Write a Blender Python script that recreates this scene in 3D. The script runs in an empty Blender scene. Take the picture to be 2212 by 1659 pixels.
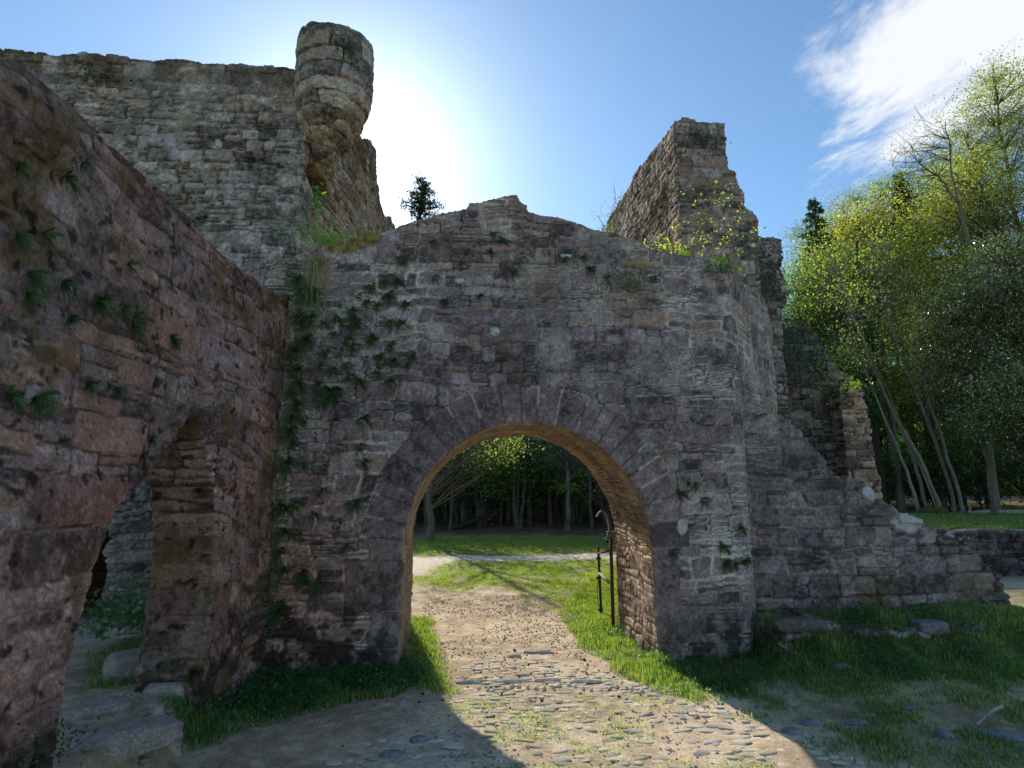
import bpy, math, random
import numpy as np
from mathutils import Matrix, Vector
random.seed(7)
RG = np.random.default_rng(7)
SC = bpy.context.scene
COL = SC.collection
V3 = np.array

# ------------------------------------------------------------------ camera maths (image frame 2212 x 1659)
F = 1300.0
TH = math.atan(226 / F)
PS = math.atan(109 / F * math.cos(TH))
FW = V3([math.sin(PS) * math.cos(TH), math.cos(PS) * math.cos(TH), math.sin(TH)])
RT = V3([math.cos(PS), -math.sin(PS), 0.0])
UP = np.cross(RT, FW)
CP = V3([0, 0, 1.6])
def ray(x, y): return FW + RT * (x - 1106) / F + UP * (829.5 - y) / F
def aY(x, y, Y): d = ray(x, y); return CP + d * Y / d[1]
def aX(x, y, X): d = ray(x, y); return CP + d * X / d[0]
def aZ(x, y, Z=0.0): d = ray(x, y); return CP + d * (Z - 1.6) / d[2]
SUN_EL, SUN_AZ = 28.6, -10.6
SUND = V3([math.sin(math.radians(SUN_AZ)) * math.cos(math.radians(SUN_EL)),
           math.cos(math.radians(SUN_AZ)) * math.cos(math.radians(SUN_EL)), math.sin(math.radians(SUN_EL))])

# ------------------------------------------------------------------ noise
TAB = np.random.default_rng(99).random(1 << 20).astype(np.float32)
MUL = [73856093, 19349663, 83492791, 49979687, 67867967]
def hsh(*k):
    h = np.int64(0)
    for i, a in enumerate(k):
        h = h ^ (np.asarray(a).astype(np.int64) * MUL[i] + 7919 * i)
    return TAB[(h ^ (h >> 13)) & 0xFFFFF].astype(np.float64)
def vn(P, sc, seed=0):
    P = np.asarray(P, dtype=np.float32) * np.float32(1) * sc
    fl = np.floor(P); f = (P - fl).astype(np.float32); f = f * f * (3 - 2 * f); i = fl.astype(np.int64)
    X = [i[..., 0] * MUL[0], (i[..., 0] + 1) * MUL[0]]; Y = [i[..., 1] * MUL[1], (i[..., 1] + 1) * MUL[1]]; Z = [i[..., 2] * MUL[2] ^ (seed * 7907), (i[..., 2] + 1) * MUL[2] ^ (seed * 7907)]
    def g(a, b, c): h = X[a] ^ Y[b] ^ Z[c]; return TAB[(h ^ (h >> 13)) & 0xFFFFF]
    fx, fy, fz = f[..., 0], f[..., 1], f[..., 2]
    def ly(c):
        p = g(0, 0, c); p = p + (g(1, 0, c) - p) * fx; q = g(0, 1, c); q = q + (g(1, 1, c) - q) * fx; return p + (q - p) * fy
    p = ly(0); return (p + (ly(1) - p) * fz).astype(np.float64) * 2 - 1
def fbm(P, sc, oct=4, seed=0, g=.55):
    r = 0; a = 1; t = 0
    for o in range(oct):
        r = r + a * vn(P, sc * 2.03 ** o, seed + o * 17); t += a; a *= g
    return r / t
def sst(a, b, x):
    t = np.clip((x - a) / (b - a), 0, 1); return t * t * (3 - 2 * t)
def mix(a, b, t):
    t = np.asarray(t)[..., None]; return np.asarray(a) * (1 - t) + np.asarray(b) * t
def pip(px, py, poly):
    ins = np.zeros(px.shape, bool); n = len(poly)
    for i in range(n):
        x0, y0 = poly[i]; x1, y1 = poly[(i + 1) % n]
        if y0 == y1: continue
        c = ((y0 > py) != (y1 > py)) & (px < (x1 - x0) * (py - y0) / (y1 - y0) + x0)
        ins ^= c
    return ins
def softpoly(px, py, poly, rad=.12, n=8, seed=0):
    P = np.stack([px, py, px * 0], -1)
    jx = fbm(P, 2.5, 3, seed + 5) * rad * 1.6; jy = fbm(P, 2.5, 3, seed + 9) * rad * 1.6
    m = 0
    for k in range(n):
        a = k / n * 6.283; rr = rad * (.4 + .6 * (k % 2))
        m = m + pip(px + jx + rr * math.cos(a), py + jy + rr * math.sin(a), poly)
    return m / n

# ------------------------------------------------------------------ object helpers
def tag(o, label=None, cat=None, group=None, kind=None):
    if label: o['label'] = label
    if cat: o['category'] = cat
    if group: o['group'] = group
    if kind: o['kind'] = kind
    return o
def link(name, me, mat=None, parent=None):
    if mat is not None and not me.materials: me.materials.append(mat)
    o = bpy.data.objects.new(name, me); COL.objects.link(o)
    if parent is not None: o.parent = parent
    return o
def empty(name, loc=(0, 0, 0)):
    o = bpy.data.objects.new(name, None); COL.objects.link(o); o.location = [float(v) for v in loc]; return o
def mk(name, v, f, col=None, smooth=False):
    """mesh from numpy verts and (n,3|4) faces or list of face arrays"""
    me = bpy.data.meshes.new(name)
    fl = f if isinstance(f, list) else [f]
    fl = [np.asarray(a, dtype=np.int32) for a in fl if len(a)]
    nl = sum(a.size for a in fl); nf = sum(len(a) for a in fl)
    me.vertices.add(len(v)); me.vertices.foreach_set('co', np.asarray(v, dtype=np.float32).ravel())
    me.loops.add(nl); me.polygons.add(nf)
    me.loops.foreach_set('vertex_index', np.concatenate([a.ravel() for a in fl]))
    tot = np.concatenate([np.full(len(a), a.shape[1]) for a in fl]); st = np.concatenate([[0], np.cumsum(tot)[:-1]])
    me.polygons.foreach_set('loop_start', st.astype(np.int32)); me.polygons.foreach_set('loop_total', tot.astype(np.int32))
    if smooth: me.polygons.foreach_set('use_smooth', np.ones(nf, bool))
    me.update(calc_edges=True); me.validate()
    if col is not None: setcol(me, col)
    return me
def setcol(me, col, name='Col'):
    a = me.color_attributes.new(name, 'FLOAT_COLOR', 'POINT')
    c = np.ones((len(me.vertices), 4), dtype=np.float32); c[:, :col.shape[1]] = col
    a.data.foreach_set('color', c.ravel())
class Acc:
    def __init__(s): s.v = []; s.q = []; s.t = []; s.c = []; s.n = 0
    def add(s, v, f, c):
        v = np.asarray(v, float).reshape(-1, 3); f = np.asarray(f)
        s.v.append(v); (s.q if f.shape[1] == 4 else s.t).append(f + s.n); s.n += len(v)
        c = np.asarray(c, float)
        s.c.append(np.broadcast_to(c, (len(v), 3)).copy() if c.ndim == 1 else c)
    def tube(s, pts, rad, n=6, c=(.1, .08, .06), cap=True):
        pts = np.asarray(pts, float); m = len(pts); rad = np.broadcast_to(np.asarray(rad, float), (m,))
        d = np.gradient(pts, axis=0); d /= np.linalg.norm(d, axis=1)[:, None] + 1e-9
        ref = V3([.3, .9, .31]) if abs(d[0][2]) > .5 else V3([0., 0, 1.])
        a = np.cross(d, ref); a /= np.linalg.norm(a, axis=1)[:, None] + 1e-9; b = np.cross(d, a)
        th = np.arange(n) / n * 2 * np.pi
        v = pts[:, None] + rad[:, None, None] * (a[:, None] * np.cos(th)[None, :, None] + b[:, None] * np.sin(th)[None, :, None])
        i = np.arange(m - 1)[:, None] * n; j = np.arange(n)[None]
        f = np.stack([i + j, i + (j + 1) % n, i + n + (j + 1) % n, i + n + j], -1).reshape(-1, 4)
        s.add(v.reshape(-1, 3), f, c)
    def box(s, c0, c1, c=(.1, .1, .1)):
        x0, y0, z0 = c0; x1, y1, z1 = c1
        v = [(x0, y0, z0), (x1, y0, z0), (x1, y1, z0), (x0, y1, z0), (x0, y0, z1), (x1, y0, z1), (x1, y1, z1), (x0, y1, z1)]
        s.add(v, [(0, 3, 2, 1), (4, 5, 6, 7), (0, 1, 5, 4), (1, 2, 6, 5), (2, 3, 7, 6), (3, 0, 4, 7)], c)
    def bar(s, p, q, w, h, c=(.1, .08, .06), up=(0, 0, 1)):
        p = V3(p, dtype=float); q = V3(q, dtype=float); d = q - p; d /= np.linalg.norm(d)
        a = np.cross(d, up); a /= np.linalg.norm(a) + 1e-9; b = np.cross(a, d)
        v = [e + a * w / 2 * i + b * h / 2 * j for e in (p, q) for i, j in ((-1, -1), (1, -1), (1, 1), (-1, 1))]
        s.add(v, [(0, 3, 2, 1), (4, 5, 6, 7), (0, 1, 5, 4), (1, 2, 6, 5), (2, 3, 7, 6), (3, 0, 4, 7)], c)
    def leaves(s, P, D, N, L, W, c, fold=0.0):
        """diamond leaves: base P, direction D, normal N, length L, width W"""
        k = len(P); D = D / (np.linalg.norm(D, axis=1)[:, None] + 1e-9)
        S = np.cross(D, N); S /= np.linalg.norm(S, axis=1)[:, None] + 1e-9
        L = np.broadcast_to(L, (k,))[:, None]; W = np.broadcast_to(W, (k,))[:, None]
        Nn = np.cross(S, D)
        v = np.stack([P, P + D * L * .45 + S * W / 2 + Nn * fold * W, P + D * L, P + D * L * .45 - S * W / 2 + Nn * fold * W], 1).reshape(-1, 3)
        f = np.arange(4 * k).reshape(-1, 4)
        s.add(v, f, np.repeat(c, 4, axis=0))
    def mesh(s, name, smooth=False):
        fl = []
        if s.q: fl.append(np.concatenate(s.q))
        if s.t: fl.append(np.concatenate(s.t))
        return mk(name, np.concatenate(s.v), fl, np.concatenate(s.c), smooth)
def runit(n, rg=None):
    v = (rg or RG).normal(size=(n, 3)); return v / np.linalg.norm(v, axis=1)[:, None]

# ------------------------------------------------------------------ materials
def nodes(name):
    m = bpy.data.materials.new(name); m.use_nodes = True; nt = m.node_tree; nt.nodes.clear()
    return m, nt, lambda t, **k: setn(nt.nodes.new(t), **k)
def setn(n, **k):
    for a, b in k.items():
        if a.startswith('i_'): n.inputs[int(a[2:]) if a[2:].isdigit() else a[2:].replace('_', ' ')].default_value = b
        else: setattr(n, a, b)
    return n
def surf_mat(name, scale=1.0, contrast=.5, bump=.5, rough=.9, bdist=.01, hue=0.0, spots=0.0):
    """vertex colour albedo x fine procedural grain, plus bump"""
    m, nt, N = nodes(name); L = nt.links.new
    out = N('ShaderNodeOutputMaterial'); bs = N('ShaderNodeBsdfPrincipled'); L(bs.outputs[0], out.inputs[0])
    bs.inputs['Roughness'].default_value = rough; bs.inputs['Specular IOR Level'].default_value = .25
    at = N('ShaderNodeAttribute', attribute_name='Col'); tc = N('ShaderNodeTexCoord')
    n1 = N('ShaderNodeTexNoise'); n1.inputs['Scale'].default_value = 38 * scale; n1.inputs['Detail'].default_value = 8; n1.inputs['Roughness'].default_value = .72
    n2 = N('ShaderNodeTexNoise'); n2.inputs['Scale'].default_value = 9 * scale; n2.inputs['Detail'].default_value = 5; n2.inputs['Roughness'].default_value = .65
    L(tc.outputs['Object'], n1.inputs['Vector']); L(tc.outputs['Object'], n2.inputs['Vector'])
    mr = N('ShaderNodeMapRange'); mr.inputs[1].default_value = .3; mr.inputs[2].default_value = .7; mr.inputs[3].default_value = 1 - contrast; mr.inputs[4].default_value = 1 + contrast
    L(n1.outputs[0], mr.inputs[0])
    mr2 = N('ShaderNodeMapRange'); mr2.inputs[1].default_value = .3; mr2.inputs[2].default_value = .7; mr2.inputs[3].default_value = 1 - contrast * .45; mr2.inputs[4].default_value = 1 + contrast * .45
    L(n2.outputs[0], mr2.inputs[0])
    mu = N('ShaderNodeMath', operation='MULTIPLY'); L(mr.outputs[0], mu.inputs[0]); L(mr2.outputs[0], mu.inputs[1])
    vm = N('ShaderNodeVectorMath', operation='SCALE'); L(at.outputs['Color'], vm.inputs[0]); L(mu.outputs[0], vm.inputs['Scale'])
    col = vm.outputs[0]
    if spots > 0:
        vo = N('ShaderNodeTexVoronoi'); vo.inputs['Scale'].default_value = 16 * scale; L(tc.outputs['Object'], vo.inputs['Vector'])
        n3 = N('ShaderNodeTexNoise'); n3.inputs['Scale'].default_value = 3.1 * scale; n3.inputs['Detail'].default_value = 3; L(tc.outputs['Object'], n3.inputs['Vector'])
        # spot radius varies from place to place, so lichen gathers in colonies
        r = N('ShaderNodeMapRange'); r.inputs[1].default_value = .48; r.inputs[2].default_value = .75; r.inputs[3].default_value = 0; r.inputs[4].default_value = .42 * spots; L(n3.outputs[0], r.inputs[0])
        ad = N('ShaderNodeMath', operation='MULTIPLY_ADD'); L(n1.outputs[0], ad.inputs[0]); ad.inputs[1].default_value = .35; L(vo.outputs['Distance'], ad.inputs[2])
        sb = N('ShaderNodeMath', operation='SUBTRACT'); L(r.outputs[0], sb.inputs[0]); L(ad.outputs[0], sb.inputs[1])
        ml = N('ShaderNodeMapRange'); ml.inputs[1].default_value = -.16; ml.inputs[2].default_value = -.08; L(sb.outputs[0], ml.inputs[0])
        mm = N('ShaderNodeMath', operation='MULTIPLY'); L(ml.outputs[0], mm.inputs[0]); mm.inputs[1].default_value = .55
        mx = N('ShaderNodeMix', data_type='RGBA'); L(mm.outputs[0], mx.inputs[0]); L(col, mx.inputs[6]); mx.inputs[7].default_value = (.42, .41, .36, 1)
        col = mx.outputs[2]
    L(col, bs.inputs['Base Color'])
    bp = N('ShaderNodeBump'); bp.inputs['Strength'].default_value = bump; bp.inputs['Distance'].default_value = bdist
    sm = N('ShaderNodeMath', operation='MULTIPLY_ADD'); L(n2.outputs[0], sm.inputs[0]); sm.inputs[1].default_value = 1.6; L(n1.outputs[0], sm.inputs[2])
    L(sm.outputs[0], bp.inputs['Height']); L(bp.outputs[0], bs.inputs['Normal'])
    return m
def leaf_mat(name, transl=.35, gloss=.0, rough=.4, gain=1.9):
    m, nt, N = nodes(name); L = nt.links.new
    out = N('ShaderNodeOutputMaterial'); at = N('ShaderNodeAttribute', attribute_name='Col')
    oi = N('ShaderNodeObjectInfo')
    mr = N('ShaderNodeMapRange'); mr.inputs[3].default_value = .8 * gain; mr.inputs[4].default_value = 1.15 * gain; L(oi.outputs['Random'], mr.inputs[0])
    vm = N('ShaderNodeVectorMath', operation='SCALE'); L(at.outputs['Color'], vm.inputs[0]); L(mr.outputs[0], vm.inputs['Scale'])
    d = N('ShaderNodeBsdfDiffuse'); t = N('ShaderNodeBsdfTranslucent'); L(vm.outputs[0], d.inputs[0])
    v2 = N('ShaderNodeVectorMath', operation='MULTIPLY'); L(vm.outputs[0], v2.inputs[0]); v2.inputs[1].default_value = (1.55, 1.75, .8); L(v2.outputs[0], t.inputs[0])
    mx = N('ShaderNodeMixShader'); mx.inputs[0].default_value = transl; L(d.outputs[0], mx.inputs[1]); L(t.outputs[0], mx.inputs[2])
    s = mx.outputs[0]
    if gloss > 0:
        g = N('ShaderNodeBsdfGlossy'); g.inputs['Roughness'].default_value = rough; g.inputs[0].default_value = (.9, .95, 1, 1)
        m2 = N('ShaderNodeMixShader'); m2.inputs[0].default_value = gloss; L(s, m2.inputs[1]); L(g.outputs[0], m2.inputs[2]); s = m2.outputs[0]
    L(s, out.inputs[0]); return m
M_GATE = surf_mat('rubble_masonry', 1.0, .42, 1.0, .92, .012, spots=.8)
M_LEFT = surf_mat('red_sandstone_masonry', 1.5, .5, 1.0, .92, .010, spots=.6)
M_TOWER = surf_mat('grey_lichen_masonry', .8, .55, .9, .95, .016, spots=1.0)
M_GROUND = surf_mat('packed_earth', 1.6, .42, .8, .95, .008)
M_COB = surf_mat('cobble_stone', 1.5, .4, .6, 1.0, .004); M_COB.node_tree.nodes['Principled BSDF'].inputs['Specular IOR Level'].default_value = .05
M_BARK = surf_mat('bark', .9, .6, 1.0, .95, .02)
M_RUST = surf_mat('rusted_iron', 2.0, .5, .5, .75, .003)
M_MOSS = surf_mat('moss', 2.2, .6, 1.0, 1.0, .02)
M_FEATHER = surf_mat('feather', 2.0, .25, .2, .6, .002)
M_LEAF = leaf_mat('broad_leaf', .48, .04, .45)
M_HOLLY = leaf_mat('glossy_evergreen_leaf', .28, .10, .28)
M_NEEDLE = leaf_mat('needle_leaf', .15, .03, .5)
M_GRASS = leaf_mat('grass_blade', .45, .04, .4)
M_FERN = leaf_mat('fern_frond', .3, .03, .5)
M_PETAL = leaf_mat('petal', .3)

# ------------------------------------------------------------------ masonry
def layout(s, z, seed, rowh=(.10, .25), w=(.16, .5), r=.035, split=True):
    rg = np.random.default_rng(seed)
    nr = 110; rb = np.cumsum(rg.uniform(rowh[0], rowh[1], nr)) - 1.5
    P = np.stack([s, z, s * 0 + seed], -1)
    zz = z + .055 * vn(P, 1.1, seed) + .020 * vn(P, 5, seed + 1) + .007 * vn(P, 19, seed + 4)
    ss = s + .035 * vn(P, 5, seed + 2) + .012 * vn(P, 19, seed + 3)
    ri = np.clip(np.searchsorted(rb, zz.ravel()).reshape(zz.shape), 1, nr - 1)
    nc = 210; cb = np.cumsum(rg.uniform(w[0], w[1], (nr, nc)) * rg.uniform(.7, 1.3, (nr, 1)), axis=1) - 16 - rg.uniform(0, .5, (nr, 1))
    off = (np.arange(nr) * 1000.0)[:, None]
    flat = (cb + off).ravel()
    k = np.searchsorted(flat, (ss + ri * 1000.0).ravel()).reshape(ss.shape)
    k = np.clip(k, 1, len(flat) - 1)
    x0 = flat[k - 1] - ri * 1000.0; x1 = flat[k] - ri * 1000.0
    z0 = rb[ri - 1]; z1 = rb[ri]
    dx = np.minimum(ss - x0, x1 - ss)
    tilt = (hsh(k, ri, np.int64(seed + 5)) - .5) * .14
    zt = zz + (ss - (x0 + x1) / 2) * tilt
    u = np.clip((zz - z0) / (z1 - z0), 0, .999)
    if split:
        hs = hsh(k, ri, np.int64(seed + 6)); ns = np.where(hs < .5, 1, np.where(hs < .9, 2, 3)); ns = np.where(z1 - z0 < .13, np.minimum(ns, 2), ns)
    else: ns = np.ones(ri.shape, int)
    ut = np.clip(u + (zt - zz) / (z1 - z0) * (ns > 1), 0, .999) ** (.75 + .6 * hsh(k, ri, np.int64(seed + 7)))
    sub = np.floor(ut * ns); fr = ut * ns - sub
    hh = (z1 - z0) / ns
    dz = np.minimum(fr, 1 - fr) * hh
    d = r - np.hypot(np.maximum(r - dx, 0), np.maximum(r - dz, 0))
    h1 = hsh(k, ri, sub, np.int64(seed + 11)); h2 = hsh(k, ri, sub, np.int64(seed + 12)); h3 = hsh(k, ri, sub, np.int64(seed + 13))
    return d, h1, h2, h3
def remesh_prisms(prisms, voxel):
    """prisms: (outline, axis, lo, hi) with outline (x,z) for axis 'y', (y,z) for 'x', (x,y) for 'z'; or ('mesh', v, f)"""
    vs = []; fs = []; n = 0
    for pr in prisms:
        if pr[0] == 'mesh': v, f = pr[1], pr[2]; vs += [tuple(p) for p in v]; fs += [tuple(i + n for i in q) for q in f]; n += len(v); continue
        o, ax, lo, hi = pr; k = len(o)
        for d in (lo, hi):
            for a, b in o: vs.append({'y': (a, d, b), 'x': (d, a, b), 'z': (a, b, d)}[ax])
        fs.append(tuple(range(n, n + k))); fs.append(tuple(range(n + 2 * k - 1, n + k - 1, -1)))
        for i in range(k):
            j = (i + 1) % k; fs.append((n + j, n + i, n + k + i, n + k + j))
        n += 2 * k
    me = bpy.data.meshes.new('tmp'); me.from_pydata(vs, [], fs); me.update()
    import bmesh
    bm = bmesh.new(); bm.from_mesh(me); bmesh.ops.triangulate(bm, faces=[f for f in bm.faces if len(f.verts) > 4]); bmesh.ops.recalc_face_normals(bm, faces=bm.faces); bm.to_mesh(me); bm.free()
    o = bpy.data.objects.new('tmp', me); COL.objects.link(o)
    md = o.modifiers.new('r', 'REMESH'); md.mode = 'VOXEL'; md.voxel_size = voxel; md.use_smooth_shade = False
    dg = bpy.context.evaluated_depsgraph_get(); ev = o.evaluated_get(dg); m2 = bpy.data.meshes.new_from_object(ev)
    bpy.data.objects.remove(o)
    nv = len(m2.vertices); co = np.empty(nv * 3, np.float32); m2.vertices.foreach_get('co', co)
    no = np.empty(nv * 3, np.float32); m2.vertices.foreach_get('normal', no)
    m2.materials.clear()
    return m2, co.reshape(-1, 3).astype(float), no.reshape(-1, 3).astype(float)
def rag(pts, step=.16, amp=.035, seed=0, stepz=.5):
    """make a polyline (closed outline) ragged like broken rubble"""
    rg = random.Random(seed); out = []
    for i in range(len(pts)):
        p = pts[i]; q = pts[(i + 1) % len(pts)]
        L = math.hypot(q[0] - p[0], q[1] - p[1]); k = max(1, int(L / step))
        out.append(p)
        if L > 30 or (p[1] < -.3 and q[1] < -.3): continue
        for j in range(1, k):
            t = (j + rg.uniform(-.3, .3)) / k; a = rg.uniform(-amp, amp); b = rg.uniform(-amp, amp)
            x = p[0] + (q[0] - p[0]) * t + a; y = p[1] + (q[1] - p[1]) * t + b
            out.append((x, y))
            if rg.random() < stepz: out.append((x + rg.uniform(.004, .02) * (1 if q[0] > p[0] else -1), y + rg.choice((-1, 1)) * rg.uniform(.3, 1.) * amp))
    return out
PAL = {
 'gate': dict(dark=(.112, .086, .080), mid=(.198, .154, .142), light=(.315, .262, .238), warm=(.27, .185, .13), mortar=(.47, .43, .37)),
 'left': dict(dark=(.135, .088, .078), mid=(.275, .190, .175), light=(.38, .305, .28), warm=(.32, .175, .12), mortar=(.40, .31, .25)),
 'tower': dict(dark=(.125, .110, .092), mid=(.225, .202, .168), light=(.37, .345, .295), warm=(.26, .21, .14), mortar=(.30, .285, .25)),
 'ruin': dict(dark=(.095, .083, .072), mid=(.19, .165, .143), light=(.33, .30, .26), warm=(.24, .175, .12), mortar=(.29, .27, .235)),
}
def masonry(name, prisms, voxel, seed, pal, mat, parent=None, relief=1.0, big=.05, rowh=(.10, .25), w=(.16, .5), deform=None, hook=None, mort=.8, moss=.5, zlow=0.0, lich=.5):
    me, P, N = remesh_prisms(prisms, voxel)
    if deform is not None: P = deform(P)
    faceX = np.abs(N[:, 0]) > np.abs(N[:, 1])
    s = np.where(faceX, P[:, 1] + 1.7, P[:, 0])
    z = P[:, 2] + np.where(np.abs(N[:, 2]) > .8, P[:, 1] * .9, 0)
    d, h1, h2, h3 = layout(s, z, seed, rowh, w)
    info = dict(P=P, N=N, d=d, h1=h1, h2=h2, h3=h3, plaster=np.zeros(len(P)))
    if hook: hook(info)
    d, h1, h2, h3 = info['d'], info['h1'], info['h2'], info['h3']
    rough = fbm(P, 9, 4, seed + 40); fine = fbm(P, 30, 2, seed + 50); lowf = fbm(P, .9, 3, seed + 60)
    body = sst(-.002, .022, d)
    worn = sst(-.25, .35, fbm(P, 1.7, 3, seed + 66))              # places where joints are flush with smeared mortar
    body2 = body * (.45 + .55 * worn)
    H = relief * (body2 * (.010 + .026 * h3) + .012 * rough + .006 * fine * body + (1 - body) * -.010 * worn) + big * lowf
    H = H * (1 - .5 * info['plaster'])
    Nn = N / (np.linalg.norm(N, axis=1)[:, None] + 1e-9)
    Q = P + Nn * H[:, None]
    p = {k: V3(v) for k, v in PAL[pal].items()}; p['dark'] = p['dark'] * .62; p['light'] = p['light'] * 1.2; p['mortar'] = p['mortar'] * 1.12
    grit = fbm(P, 22, 3, seed + 71, .8); patch = fbm(P, 5, 4, seed + 70, .7)
    t = np.clip(.47 + .80 * (h1 - .5) + .42 * patch + .60 * grit, 0, 1)
    C = mix(mix(p['dark'], p['mid'], sst(0, .5, t)), p['light'], sst(.55, 1.05, t))
    C = mix(C, p['warm'] * (.6 + .8 * h2[:, None]), sst(.72, 1., h2 + .28 * fbm(P, 1.1, 2, seed + 80)) * .6)
    jw = .004 + .012 * (fbm(P, 2.3, 3, seed + 88) + .35)
    mmask = (1 - sst(jw - .002, jw + .010, d + .012 * rough + .006 * grit)) * np.clip(mort * (.7 + 1.3 * fbm(P, 1.1, 3, seed + 90)), 0, 1)
    C = mix(C, p['mortar'] * (1 + .3 * fine[:, None]), mmask)
    C = C * (1 + .13 * np.random.default_rng(seed).normal(size=(len(P), 1)))
    crack = (1 - sst(.001, .010, d + .004 * rough)) * sst(-.4, .1, fbm(P, 2.2, 3, seed + 95)) * .97
    C = C * (1 - crack[:, None] * .8)
    wl = np.maximum(sst(.12, .30, fbm(P, 6.5, 5, seed + 110, .72) + .22 * fbm(P, .7, 2, seed + 111)), 1.1 * sst(.32, .42, fbm(P, 17, 3, seed + 112, .7)) * sst(-.3, .2, fbm(P, 1.4, 2, seed + 113))) * lich * .8
    C = mix(C, V3([.40, .39, .355]), wl * (.35 + .3 * h3))
    # rain-dark streaks and moss in the damp places
    stain = sst(.06, .42, fbm(P * V3([1, 1, .45]), 3.2, 4, seed + 120) + .25 * fbm(P, .6, 2, seed + 121)) * moss
    low = sst(1.1, .1, P[:, 2] - zlow) * sst(-.1, .35, fbm(P, 6, 4, seed + 130)) * moss
    mm = np.clip(stain * .55 + low * .95, 0, 1)
    C = mix(C, mix(V3([.035, .030, .018]), V3([.055, .06, .018]), sst(-.3, .3, fine)), mm * .9)
    top = sst(.45, .85, N[:, 2]) * sst(-.35, .2, fbm(P, 5, 3, seed + 140))
    C = mix(C, mix(V3([.10, .075, .03]), V3([.08, .09, .025]), h2), top * .75)
    if info.get('post'): C = info['post'](C)
    me.vertices.foreach_set('co', Q.astype(np.float32).ravel()); me.update()
    setcol(me, np.clip(C * V3([1.32, 1.19, 1.17]), .004, .9)); me.name = name
    return link(name, me, mat, parent)

# ------------------------------------------------------------------ terrain
def gz(x, y):
    x = np.asarray(x, float); y = np.asarray(y, float); P = np.stack([x, y, x * 0], -1)
    z = .022 * fbm(P, 1.3, 3, 5) + .05 * fbm(P, .25, 2, 6) * sst(8, 14, y)
    z = z + .22 * sst(-1.66, -1.95, x) * sst(9, 6.5, y)
    z = z + (.30 + .04 * vn(P, 3, 8)) * sst(2.72, 3.1, x) * sst(5.15, 5.75, y) * sst(7.6, 6.8, y) * sst(6.3, 5.4, x)
    z = z + .10 * sst(2.2, 3.2, x) * sst(4.4, 5.3, y) * sst(7.6, 6.8, y)
    z = z + .80 * sst(11.1, 11.5, y) * sst(5.5, 8.5, x)
    z = z + .02 * np.maximum(y - 22, 0) * sst(60, 30, y)
    return z
def gpx(x, y, Z=0.0): p = aZ(x, y, Z); return (p[0], p[1])
GRASS = [  # polygons traced on the ground (frame coords -> ground plane), density, blade height
 ([(380, 1585), (440, 1500), (560, 1405), (860, 1415), (905, 1435), (925, 1470), (880, 1500), (700, 1530), (560, 1570), (440, 1610)], 1.0, .075, .09),
 ([(885, 1330), (925, 1335), (945, 1400), (968, 1465), (985, 1500), (930, 1490), (895, 1440), (880, 1400)], 1.0, .05, .07),
 ([(1330, 1225), (1250, 1270), (1215, 1330), (1250, 1385), (1330, 1440), (1440, 1490), (1530, 1530), (1500, 1470), (1420, 1400), (1345, 1345), (1360, 1225)], 1.0, .075, .09),
 ([(1400, 1400), (1660, 1375), (1900, 1350), (2300, 1340), (2300, 1480), (1900, 1500), (1700, 1475), (1560, 1510)], 1.0, .075, .13),
 ([(1560, 1500), (1750, 1475), (2300, 1440), (2300, 1700), (1900, 1640), (1750, 1590)], .38, .05, .2),
 ([(880, 1262), (1000, 1215), (1340, 1212), (1345, 1330), (1240, 1330), (1120, 1270), (960, 1268)], .55, .035, .3),
 ([(500, 1198), (900, 1197), (1345, 1192), (1700, 1190), (1700, 1158), (1340, 1158), (900, 1163), (500, 1168)], .95, .03, .35),
 ([(960, 1500), (1480, 1510), (1760, 1640), (1700, 1720), (1100, 1700), (900, 1480)], .16, .03, .12),
 ([(200, 1560), (230, 1440), (400, 1390), (460, 1440), (450, 1500), (360, 1530)], .8, .05, .08),
]
GPOLY = [([gpx(*p) for p in g[0]], g[1], g[2], g[3]) for g in GRASS]
MOUND = ([(2.8, 5.45), (5.7, 5.45), (5.9, 6.2), (2.9, 6.1)], .9, .07, .12)
FARG = ([(7.5, 11.7), (18, 11.7), (24, 16.5), (19, 19.5), (13.5, 18.3), (8, 17.5)], 1.0, .04, .3)
GPOLY += [MOUND, FARG]
def grassiness(x, y):
    g = np.zeros(x.shape)
    for poly, dn, h, rd in GPOLY:
        if dn < .2: continue
        g = np.maximum(g, softpoly(x, y, poly, rd, 6, 3) * dn)
    return g
def axis(fine0, fine1, st, lo, hi, gr=1.09):
    a = list(np.arange(fine0, fine1, st)); s = st; x = a[-1]
    while x < hi: s = min(s * gr, 8); x += s; a.append(x)
    s = st; x = a[0]; b = []
    while x > lo: s = min(s * gr, 8); x -= s; b.append(x)
    return V3(b[::-1] + a)
xs = axis(-3.0, 5.6, .026, -170, 170, 1.07); ys = axis(2.6, 8.4, .026, -60, 240, 1.035)
GX, GY = np.meshgrid(xs, ys); nx, ny = len(xs), len(ys)
Pg = np.stack([GX, GY, GX * 0], -1)
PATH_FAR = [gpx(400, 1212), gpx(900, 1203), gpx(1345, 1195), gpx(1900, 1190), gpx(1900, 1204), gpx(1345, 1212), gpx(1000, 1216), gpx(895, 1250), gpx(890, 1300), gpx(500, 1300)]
GR = grassiness(GX, GY)
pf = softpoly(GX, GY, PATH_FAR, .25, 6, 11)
GZ = gz(GX, GY) + .006 * fbm(Pg, 12, 3, 21) + .012 * GR * fbm(Pg, 5, 3, 22)
GZ = GZ + .004 * fbm(Pg, 30, 2, 23) * (GY < 10)
n1 = fbm(Pg, 2.1, 4, 31); n2 = fbm(Pg, 11, 3, 32); n3 = fbm(Pg, .5, 3, 33)
earth = mix(V3([.37, .305, .235]), V3([.56, .475, .38]), sst(-.5, .5, n1 + .5 * n2))
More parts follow.
